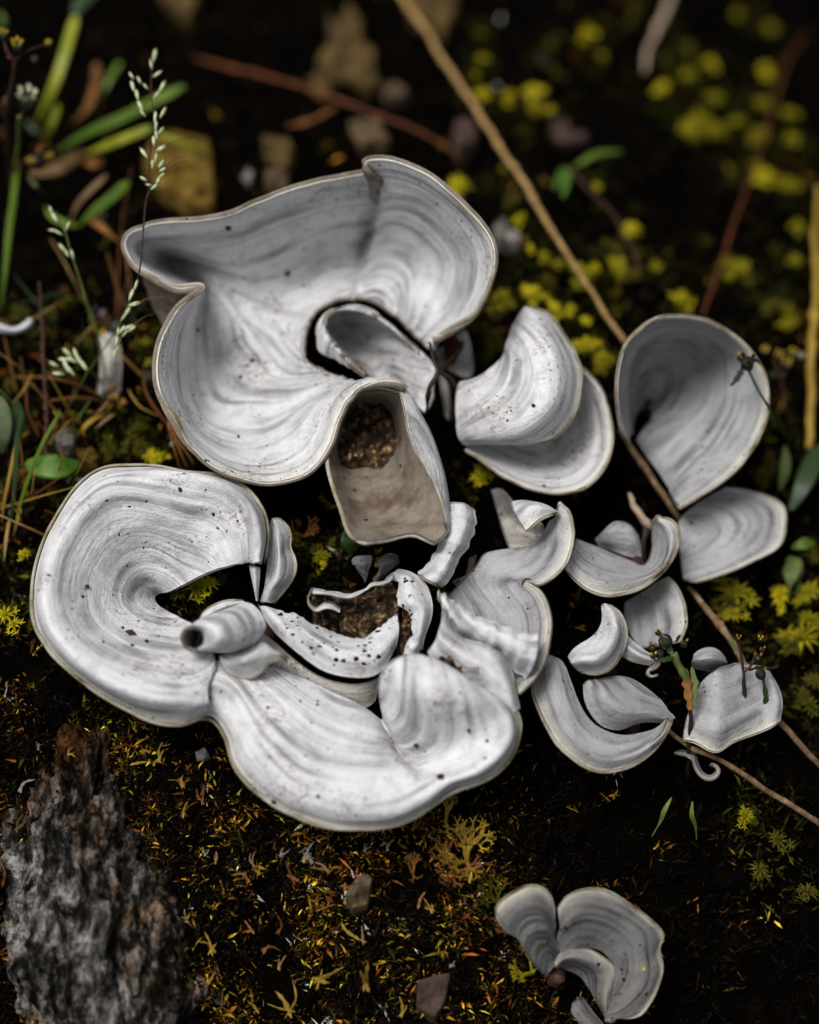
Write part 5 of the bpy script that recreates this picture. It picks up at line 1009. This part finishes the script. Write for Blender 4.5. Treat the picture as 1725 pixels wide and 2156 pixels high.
for pts, w_, mt, pf, lab in (([(1540,960,40),(1590,860,80),(1640,740,90),(1670,690,80)], 90, 'blade_dark', LEAF, 'large dark green leaf at the right edge'), ([(1500,880,40),(1520,780,80),(1520,700,80)], 46, 'leaf_pale', LEAF, 'narrow green leaf right of the round cup'),
   ([(1530,1310,20),(1540,1240,60),(1545,1180,70),(1530,1145,60)], 80, 'leaf_pale', SPAT, 'pale spoon-shaped leaf among the moss stars at right'), ([(1545,1110,40),(1590,1095,60),(1640,1090,40)], 50, 'blade', LEAF, 'small green leaf beside the flat right lobe'), ([(1570,1290,30),(1575,1200,60),(1575,1150,60)], 34, 'leaf_pale', SPAT, 'slim upright leaf right of the spoon-shaped one')):
    blade('leaf', 4, pts, w_, mt, None, pf, 0.2, label=lab, cat='leaf')
for pts, w_, mt, lab in (([(550,1845,0),(610,1740,40),(640,1660,70),(690,1570,80)], 34, 'stem_green', 'pale green shoot left of the pair below the torn lichen'), ([(865,1870,0),(855,1770,40),(830,1690,70),(835,1600,80)], 34, 'stem_green', 'pale green shoot right of the pair below the torn lichen')):
    blade('shoot', 9, pts, w_, mt, None, SPAT, label=lab, cat='shoot')

r_s = random.Random(77)
for k in range(46):
    u0 = r_s.uniform(-10, 380); v0 = r_s.uniform(620, 1150)
    if u0 > 300 - (v0 - 700) * 0.25 and v0 > 900: u0 *= 0.4
    a = r_s.uniform(-1.3, 1.3); L = r_s.uniform(50, 150); bend = r_s.uniform(-30, 30); hh_ = r_s.uniform(30, 130); mt_ = r_s.choice(('dead', 'straw_gold', 'stem_green', 'twig_red', 'straw', 'blade_dark'))
    word = {'dead': 'rust', 'straw_gold': 'golden', 'stem_green': 'green', 'twig_red': 'red-brown', 'straw': 'tan', 'blade_dark': 'dark green'}[mt_]
    stalk('grass_strand', 0, [(u0, v0, 0), (u0 + math.sin(a) * L * .5 + bend * .5, v0 - math.cos(a) * L * .5, hh_ * .7), (u0 + math.sin(a) * L + bend, v0 - math.cos(a) * L, hh_)], [2.0, 1.8, 0.7], mt_, f'fine {word} strand tangled in the grass at left', 'grass', group=f'fine {word} strands at the left')

# ------------------------------------------------------------------ star moss
def star_mesh(seed, nl, droop, mat, tall=0.5):
    r = random.Random(seed); ps = []
    for ring, (cnt, up, ln) in enumerate(((nl, 0.10 - droop, 1.0), (max(4, nl * 2 // 3), 0.55, 0.8), (4, 1.4, 0.55))):
        for q in range(cnt):
            a = 2 * math.pi * (q + 0.5 * ring) / cnt + r.uniform(-0.2, 0.2); d = np.array([math.cos(a), math.sin(a), 0]); L = ln * r.uniform(0.8, 1.1)
            C = np.array([d * 0.02, d * 0.5 * L + [0, 0, (up + 0.28) * 0.5 * L], d * L + [0, 0, up * L - 0.08]]); C = curve(C, n=6)
            Sd = np.cross(d, [0, 0, 1.0]); w_ = 0.13 * np.array([0.6, 1.0, 0.95, 0.7, 0.4, 0.06]); V = np.vstack([C + Sd * w_[:, None], C + [0, 0, 0.035], C - Sd * w_[:, None], C - [0, 0, 0.02]]); n = 6
            F = np.array([[c * n + i, ((c + 1) % 4) * n + i, ((c + 1) % 4) * n + i + 1, c * n + i + 1] for c in range(4) for i in range(n - 1)]); ps.append((V, F, np.zeros((0, 3), int)))
    for _ in range(3):                                               # smaller offsets crowding the main star
        a0 = r.uniform(0, 6.28); off = np.array([math.cos(a0) * r.uniform(0.6, 1.0), math.sin(a0) * r.uniform(0.6, 1.0), r.uniform(-0.5, -0.15)])
        for q in range(6):
            a = 2 * math.pi * q / 6 + r.uniform(-.3, .3); d = np.array([math.cos(a), math.sin(a), r.uniform(0.1, 0.7)]); C = curve(np.array([off, off + d * 0.28 + [0, 0, 0.06], off + d * 0.55]), n=4); Sd = np.cross(d, [0, 0, 1.0]); w_ = 0.10 * np.array([0.6, 1.0, 0.7, 0.06])
            V = np.vstack([C + Sd * w_[:, None], C + [0, 0, 0.03], C - Sd * w_[:, None], C - [0, 0, 0.02]]); ps.append((V, np.array([[c * 4 + i, ((c + 1) % 4) * 4 + i, ((c + 1) % 4) * 4 + i + 1, c * 4 + i + 1] for c in range(4) for i in range(3)]), np.zeros((0, 3), int)))
    V, F, T = tube_mesh(np.array([[0, 0, -1.6], [0.05, 0, -0.7], [0, 0, 0.05]]), [0.05, 0.06, 0.07], 5); ps.append((V, F, T))
    V, F = join(ps); me_o = mesh_from('moss_shoot', V, F, M[mat], origin=np.zeros(3)); me = me_o.data; bpy.data.objects.remove(me_o); return me
STARS = {m: [star_mesh(i * 7 + len(m), 8 + i % 4, 0.12 * (i % 3), m) for i in range(4)] for m in ('moss', 'moss_bright', 'moss_dull')}
STARPOS = []
def star(u, v, r, mat, label, group, h=35):
    STARPOS.append((u, v, r))
    o = bpy.data.objects.new('moss_shoot', random.choice(STARS[mat])); COL.objects.link(o)
    o.location = W1(u, v, h) * S; s = r / 100.0 * 1.02; o.scale = (s * random.uniform(0.75, 1.3), s * random.uniform(0.75, 1.3), s * random.uniform(0.7, 1.4)); o.rotation_euler = (random.uniform(-0.3, 0.5), random.uniform(-0.3, 0.3), random.uniform(0, 6.28)); tagged(o, label, 'moss', group)
MS = [(12,[(765,140,62,1),(330,395,44,1),(430,405,48,1),(540,380,58,1),(540,440,46,0),(610,455,26,1),(320,240,28,1),(295,310,20,1),(820,230,34,0),(605,185,34,2),(320,140,28,2),(960,30,54,2),(840,90,28,2)], 'blurred star moss along the straw near the top', 'star moss near the top'),
 (12,[(1070,370,48,1),(1180,310,38,0),(1180,205,42,2),(1275,265,42,1),(1290,405,46,0),(1385,55,38,0),(1525,110,40,0),(1505,290,46,1),(1485,430,42,0),(1225,510,80,0),(1180,540,60,0),(1290,540,60,0),(1380,505,50,0),(1465,560,44,0),(1605,470,36,0),(1610,580,44,0),(1500,730,58,1),(1470,690,40,0),(1595,765,54,0),(1640,945,46,0),(1625,1085,38,0),(1385,1120,66,0),(1340,1090,46,0),(1420,1160,46,2),(1545,1270,52,2),(1605,1340,58,0),(1590,1290,40,0),(1155,1245,58,1),(1080,230,36,2)], 'blurred star moss on the dark slope at upper right', 'star moss at the upper right'),
 (12,[(945,960,48,1),(800,780,28,1),(480,910,38,1),(225,780,64,1),(450,830,46,2),(410,700,24,0),(520,1035,24,1),(580,1070,38,0),(640,1095,34,0),(740,1140,68,0),(790,1120,44,1),(890,1110,48,0),(880,1045,52,2),(1045,1110,42,0),(400,1260,68,0),(380,1310,50,2),(530,1220,54,1),(600,1170,36,2),(625,1285,38,1),(695,1290,40,1),(750,1330,26,1),(755,1430,48,1),(370,1430,48,2),(820,1500,52,0),(870,1220,30,2),(940,1150,40,2)], 'star moss between the largest lichen and the round cup', 'star moss between the lichens'),
 (4,[(1320,1290,78,0),(1290,1330,54,2),(1310,1375,52,0),(1500,1310,54,1),(1610,1290,58,0),(1590,1470,86,0),(1620,1400,50,0),(1540,1500,50,2),(1460,770,46,2),(1430,830,42,2),(1620,1130,40,2),(1590,1700,34,2),(1640,1640,44,2),(1620,1740,40,2),(1480,600,30,2),(1400,2060,18,2)], 'star moss at the right edge', 'star moss at the right edge'),
 (4,[(295,825,50,1),(320,800,36,0),(740,300,46,1),(780,385,44,0),(340,330,40,2),(350,270,44,2)], 'star moss shoot beside the stacked fans', 'star moss beside the fans'),
 (9,[(1230,1700,44,0),(1260,1740,30,2)], 'star moss in the dark below the lower twig', 'star moss below the twig'),
 (0,[(1700,1880,24,2),(1640,1770,26,2),(1600,1830,22,2),(1570,1720,22,0)], 'star moss in the lower right darkness', 'star moss at the lower right'),
 (10,[(240,190,46,2),(960,370,36,0),(935,245,40,0),(890,790,60,2),(850,880,80,2),(900,930,60,2),(960,980,60,1),(40,1990,70,1),(90,2060,60,1),(20,1960,46,2),(160,1600,50,1),(330,1195,44,2),(120,60,60,2),(330,60,60,2),(560,240,40,2),(60,520,46,2),(470,820,40,2),(700,930,60,2),(1010,990,60,1)], 'moss tuft on the ground at left', 'moss tufts at the left'),
 (6,[(350,330,90,0),(300,260,60,2),(470,180,50,2),(380,420,50,1),(100,180,60,2),(1330,580,40,2)], 'moss sprig in the gap above the broken centre', 'moss sprigs above the broken centre'),
 (2,[(760,640,60,0),(820,620,50,1),(700,660,40,2),(870,600,40,2)], 'moss sprig inside the opening of the C-shaped lobe', 'moss sprigs in the C opening')]
for z, L, lab, grp in MS:
    for u, v, r, m in L:
        q = px(z, [(u, v, 0)])[0]; rr_ = r * ZT[z][2]; size = 'tiny' if rr_ < 15 else 'small' if rr_ < 22 else 'middling' if rr_ < 28 else 'large'
        star(q[0], q[1], rr_, ('moss', 'moss_bright', 'moss_dull')[m], size + ' ' + ('yellow-green', 'bright yellow', 'dull olive')[m] + ' ' + lab, grp)

# ------------------------------------------------------------------ branched yellow lichens and leaf scraps at the bottom
def antler(u, v, size, label, seed, mat='dead_gold', n0=3):
    r = random.Random(seed); ps = []; base = W1(u, v, 10)
    def grow(p, d, L, rad, depth):
        e = p + d * L; m = (p + e) / 2 + np.array([r.uniform(-.1, .1) for _ in range(3)]) * L; ps.append(tube_mesh(curve([p, m, e], n=5), np.linspace(rad, rad * 0.65, 5), 6, 0.2, seed))
        if depth:
            for s in (-1, 1):
                a = s * r.uniform(0.4, 0.9); dd = np.array([d[0] * math.cos(a) - d[1] * math.sin(a), d[0] * math.sin(a) + d[1] * math.cos(a), d[2] + r.uniform(-0.2, 0.3)]); grow(e, dd / np.linalg.norm(dd), L * r.uniform(0.55, 0.8), rad * 0.7, depth - 1)
    for k in range(n0):
        a = r.uniform(0, 6.28); d = np.array([math.cos(a) * 0.7, math.sin(a) * 0.7, 0.7]); grow(base, d / np.linalg.norm(d), size / 100 * 0.42, size / 100 * 0.055, 3)
    V, F = join(ps); tagged(mesh_from('antler_lichen', V, F, M[mat], origin=base), label, 'lichen')
antler(938, 1735, 70, 'golden antler-shaped lichen just below the rim of the sweeping front lobe', 3, n0=3)
antler(985, 1815, 90, 'spiky rust-gold antler lichen right of the front lobe', 4, n0=7); antler(960, 1835, 80, 'rust-brown antler lichen under the spiky gold one', 5, 'dead', 6)
antler(1010, 1780, 44, 'tiny yellow antler lichen beside the spiky gold one', 6, 'yellow', 3); antler(1085, 1950, 70, 'brown antler lichen at the left edge of the bottom lichen', 8, 'dead', 6); antler(1050, 1900, 60, 'olive antler lichen above the bottom lichen', 9, 'moss_dull', 6)
antler(1120, 2050, 70, 'yellow-green antler lichen in front of the bottom lichen', 10, 'moss', 5); antler(115, 1000, 60, 'ochre antler lichen beneath the round green leaf', 11, 'dead_gold', 4); antler(700, 1065, 46, 'small gold antler lichen between the two big lichens', 12, 'dead_gold', 3)
antler(870, 1840, 46, 'small brown antler lichen below the middle of the front lobe', 13, 'dead', 5); antler(640, 1130, 50, 'orange twiggy antler lichen above the broken centre', 14, 'dead', 4)
SCR = [(545,280,70,10,'dead_gold'),(528,300,46,60,'dead_gold'),(460,302,60,85,'dead_gold'),(485,262,40,110,'dead_gold'),(625,470,70,20,'dead_gold'),(690,395,60,10,'dead'),(690,430,50,-20,'dead'),(505,355,36,30,'dead_gold'),(620,370,56,-35,'dead_gold'),(1200,885,110,-60,'dead_gold'),(1235,905,60,-40,'dead_tan'),(720,935,80,-15,'dead_gold'),(1250,1050,110,0,'ochre'),(980,1140,110,-30,'dead_gold'),(870,1140,70,-45,'dead_gold'),(1090,1042,110,70,'dead_gold'),(620,850,50,60,'dead_gold'),(715,1040,60,40,'dead_gold'),(1370,1150,70,20,'dead_gold'),(905,935,60,60,'dead'),(950,870,60,20,'dead'),(860,870,50,-30,'dead'),(735,635,36,0,'dead_tan'),(865,645,40,-10,'dead_tan'),(880,670,50,-30,'dead_gold'),(960,610,50,20,'whitebit'),(1045,620,60,10,'whitebit'),(1030,600,44,60,'whitebit'),(1060,635,40,-40,'whitebit'),(1110,665,60,-70,'dead_tan'),(1245,595,40,20,'whitebit'),(1320,590,40,0,'whitebit'),(1410,520,50,40,'dead'),(1430,780,60,20,'dead'),(1470,800,50,-30,'dead_gold'),(700,610,30,10,'whitebit'),(955,995,46,20,'dead_tan'),(1550,860,40,0,'pinkstone'),(560,240,30,70,'dead_tan'),(1000,690,90,-40,'twig_red'),(1090,800,60,70,'dead'),(1180,770,50,30,'dead_tan'),(790,760,50,80,'dead'),(840,700,60,-40,'dead'),(1540,990,40,80,'whitebit'),(1120,780,36,15,'dead'),(60,520,60,30,'brownstone'),(20,60,60,15,'whitebit'),(10,700,70,0,'dead'),(130,250,30,0,'whitebit'),(75,385,70,30,'whitebit'),(235,270,30,60,'dead_gold')]
adj = {'dead_gold': 'gold', 'dead': 'rust-brown', 'dead_tan': 'tan', 'ochre': 'ochre', 'whitebit': 'whitish', 'pinkstone': 'mauve', 'twig_red': 'red-brown', 'brownstone': 'brown'}
for u, v, L, a, mt in SCR:
    q = px(8, [(u, v, 0)])[0]; base = W1(q[0], q[1], random.uniform(6, 24)); Lc = L * 0.6178 / 100; ps = []; nf = random.choice((1, 2, 2, 3))
    for k in range(nf):
        an = math.radians(a + (k - (nf - 1) / 2) * random.uniform(28, 50)); d = np.array([math.sin(an), math.cos(an) * 1.1, random.uniform(0.0, 0.5)]); side = np.array([d[1], -d[0], 0]); ll = Lc * random.uniform(0.25, 0.9)
        C = curve([base - d * Lc * 0.25, base + d * ll * 0.4 + side * ll * random.uniform(-.2, .2), base + d * ll + side * ll * random.uniform(-.3, .3) + [0, 0, -0.05]], n=9)
        ps.append(blade_mesh(C, Lc * random.uniform(0.09, 0.19), lambda t: max(0.06, math.sin(math.pi * t ** 0.7) ** 0.6 * (0.75 + 0.35 * math.sin(t * 17 + k))), random.uniform(-0.9, 0.9), 6, 0.2, 0.4))
    V, F = join(ps); tagged(mesh_from('leaf_scrap', V, F, M[mt], origin=base), f'small curled {adj[mt]} leaf scrap in the moss below the lower lichen', 'leaf scrap', f'{adj[mt]} leaf scraps at the bottom')

# ------------------------------------------------------------------ litter and dark moss covering the ground
def litter(n):
    r = np.random.default_rng(5); u = r.uniform(-120, 1850, n); v = r.uniform(-120, 2300, n); u[: n // 3] = r.uniform(0, 1150, n // 3); v[: n // 3] = r.uniform(1450, 2250, n // 3)
    P = W(u, v, np.zeros(n)); P[:, 2] = ground_z(P[:, 0], P[:, 1])
    dens = fbm(P[:, 0] * 0.7, P[:, 1] * 0.7, 61, 3)
    pal = np.array([(0.002,0.0015,0.001),(0.006,0.0035,0.0015),(0.03,0.026,0.004),(0.12,0.045,0.008),(0.28,0.15,0.014),(0.48,0.34,0.03),(0.50,0.46,0.40),(0.018,0.017,0.002),(0.06,0.058,0.004)])
    zones = np.tile(np.array([0.62,0.24,0.08,0.035,0.015,0.004,0.006]), (n, 1))
    low = (v > 1480) & (u > 180) & (u < 1100); zones[low] = [0.16,0.20,0.13,0.24,0.19,0.055,0.03]
    left = (u < 420) & (v > 560) & (v < 1560); zones[left] = [0.28,0.22,0.22,0.12,0.10,0.04,0.02]
    cen = (u > 560) & (u < 860) & (v > 1030) & (v < 1300); zones[cen] = [0.42,0.22,0.14,0.10,0.08,0.03,0.01]
    rust = (u < 90) & (v > 1600); zones[rust] = [0.35,0.2,0.03,0.30,0.11,0.0,0.01]
    rr = (u > 1040) & (u < 1400) & (v > 1620); zones[rr] = [0.38,0.28,0.05,0.22,0.05,0.0,0.01]
    clump = np.clip((fbm(P[:, 0] * 1.1 + 7, P[:, 1] * 1.1, 67, 3) + 0.02) * 6, 0.14, 1.4)[:, None]; zones[:, 2:] *= clump; cs = np.cumsum(zones / zones.sum(1)[:, None], 1); ci = (r.uniform(0, 1, n)[:, None] > cs).sum(1).clip(0, 6)
    sp_ = np.array(STARPOS); k_ = np.repeat(np.arange(len(sp_)), 13); ue = sp_[k_, 0] + r.normal(0, 1, len(k_)) * (sp_[k_, 2] * 0.9 + 14); ve = sp_[k_, 1] + r.normal(0, 1, len(k_)) * (sp_[k_, 2] * 0.7 + 12)
    Pe = W(ue, ve, np.zeros(len(ue))); Pe[:, 2] = ground_z(Pe[:, 0], Pe[:, 1]) + r.uniform(0, 0.25, len(ue)); ce = r.choice([7, 7, 7, 8], len(ue)); ext = len(ue)
    P = np.vstack([P, Pe]); ci = np.concatenate([ci, ce]); n += ext; dens = np.concatenate([dens, np.ones(ext)])
    keep = dens + r.uniform(-0.25, 0.25, n) > -0.35; P = P[keep]; ci = ci[keep]; n = len(P)
    K = 10; cidx = np.repeat(np.arange(n), K); N_ = n * K; a = r.uniform(0, 6.28, N_); el = r.uniform(0.0, 1.3, N_); L = r.gamma(4.0, 0.04, N_).clip(0.04, 0.40)
    d = np.stack([np.cos(a) * np.cos(el), np.sin(a) * np.cos(el), np.sin(el)], -1); sd2 = np.stack([-np.sin(a), np.cos(a), r.normal(0, 0.5, N_)], -1); wd = (L * r.uniform(0.04, 0.12, N_))[:, None]
    b = P[cidx] + r.normal(0, 0.09, (N_, 3)) * [1, 1, 0.5]; m = b + d * (L * 0.55)[:, None]; t = m + (d + np.stack([np.cos(a), np.sin(a), -0.9 + 0 * a], -1) * r.uniform(-0.3, 0.8, (N_, 1))) * (L * 0.45)[:, None]
    V = np.stack([b + sd2 * wd * .5, b - sd2 * wd * .5, m + sd2 * wd, m - sd2 * wd, m + d[:, [2, 0, 1]] * 0.02, t], 1).reshape(-1, 3); o = np.arange(N_)[:, None] * 6
    Q = o + np.array([[0, 1, 3, 2]]); T = np.vstack([o + np.array([[2, 3, 5]]), o + np.array([[2, 5, 4]]), o + np.array([[4, 5, 3]])])
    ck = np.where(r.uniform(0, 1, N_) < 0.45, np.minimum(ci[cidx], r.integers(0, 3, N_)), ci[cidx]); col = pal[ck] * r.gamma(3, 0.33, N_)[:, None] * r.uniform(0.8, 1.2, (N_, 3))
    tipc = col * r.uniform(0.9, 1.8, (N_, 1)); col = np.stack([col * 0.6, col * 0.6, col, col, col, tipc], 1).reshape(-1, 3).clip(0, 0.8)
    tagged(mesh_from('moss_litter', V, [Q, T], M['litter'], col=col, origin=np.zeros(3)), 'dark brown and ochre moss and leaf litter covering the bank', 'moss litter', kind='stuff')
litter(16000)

# ------------------------------------------------------------------ crumbs lying on the thalli
SP = np.vstack([a for a, _ in SURF]); SN = np.vstack([b for _, b in SURF])
SD = SP - CAM; SZ = SD @ FWD; SU = PXW / 2 + 100 * (SD @ RGT) * DIST / SZ; SV = PXH / 2 - 100 * (SD @ UPV) * DIST / SZ
def crumb_on(u, v, r, mat, label, sides=5, seed=1):
    m = np.where((SU - u) ** 2 + (SV - v) ** 2 < 64)[0]; k = m[np.argmin(SZ[m])]; q = SP[k]; n = SN[k]; rr = random.Random(seed)
    a = np.cross(n, [0.3, 0.9, 0.1]); a /= np.linalg.norm(a); b = np.cross(n, a); R = r / 100
    ang = [2 * math.pi * i / sides + rr.uniform(-.3, .3) for i in range(sides)]; rad = [R * rr.uniform(0.6, 1.15) for _ in ang]
    ring = lambda f, z: np.array([q + n * z + (a * math.cos(t) + b * math.sin(t)) * x * f for t, x in zip(ang, rad)])
    V = np.vstack([ring(1.0, -0.03), ring(1.05, 0.02), ring(0.7, 0.05), [q + n * 0.045 * rr.uniform(0.5, 1.5)]]); s = sides; j = np.arange(s)
    F = np.vstack([np.stack([c * s + j, c * s + (j + 1) % s, (c + 1) * s + (j + 1) % s, (c + 1) * s + j], -1) for c in (0, 1)]); T = np.stack([2 * s + j, 2 * s + (j + 1) % s, np.full(s, 3 * s)], -1)
    tagged(mesh_from('debris_crumb', V, [F, T], M[mat], origin=q, smooth=False), label, 'debris')
for k, (u, v, r, mt, lab) in enumerate([(275,1325,13,'stem_dark','square brown crumb on the C-shaped lobe of the lower lichen'), (378,1037,6,'twig_dark','black crumb on the upper arm of the C-shaped lobe'), (187,1230,6,'stem_dark','small brown crumb on the left part of the C-shaped lobe'), (925,1630,9,'twig_dark','large black crumb near the lower right rim of the front lobe'), (485,484,8,'stem_dark','brown crumb on the upper left of the largest lichen'), (612,577,8,'stem_dark','dark brown crumb above the funnel of the largest lichen'), (1118,853,5,'twig_dark','tiny dark crumb on the upper stacked fan'), (1146,1018,5,'dead','tiny reddish crumb on the lower stacked fan'), (535,752,6,'stem_dark','tan crumb on the floor of the largest lichen'), (500,790,5,'stem_dark','second tan crumb on the floor of the largest lichen, nearer its left fold'), (420,690,5,'twig_dark','black crumb on the left flap of the largest lichen'), (990,1545,5,'twig_dark','small dark crumb inside the right bowl of the lower lichen'), (870,1570,6,'stem_dark','brown crumb in the valley beside the bulge of the lower lichen'), (1352,2038,5,'yellow','yellow dot on the right lobe of the bottom lichen'), (1186,1958,5,'twig_dark','black dot near the cleft of the bottom lichen'), (570,1690,6,'stem_dark','brown dot near the lower rim of the front lobe'), (310,1345,5,'stem_dark','tiny brown crumb right of the square one')]):
    crumb_on(u, v, r, mt, lab, 4 if k == 0 else random.choice((5, 6, 7)), k)
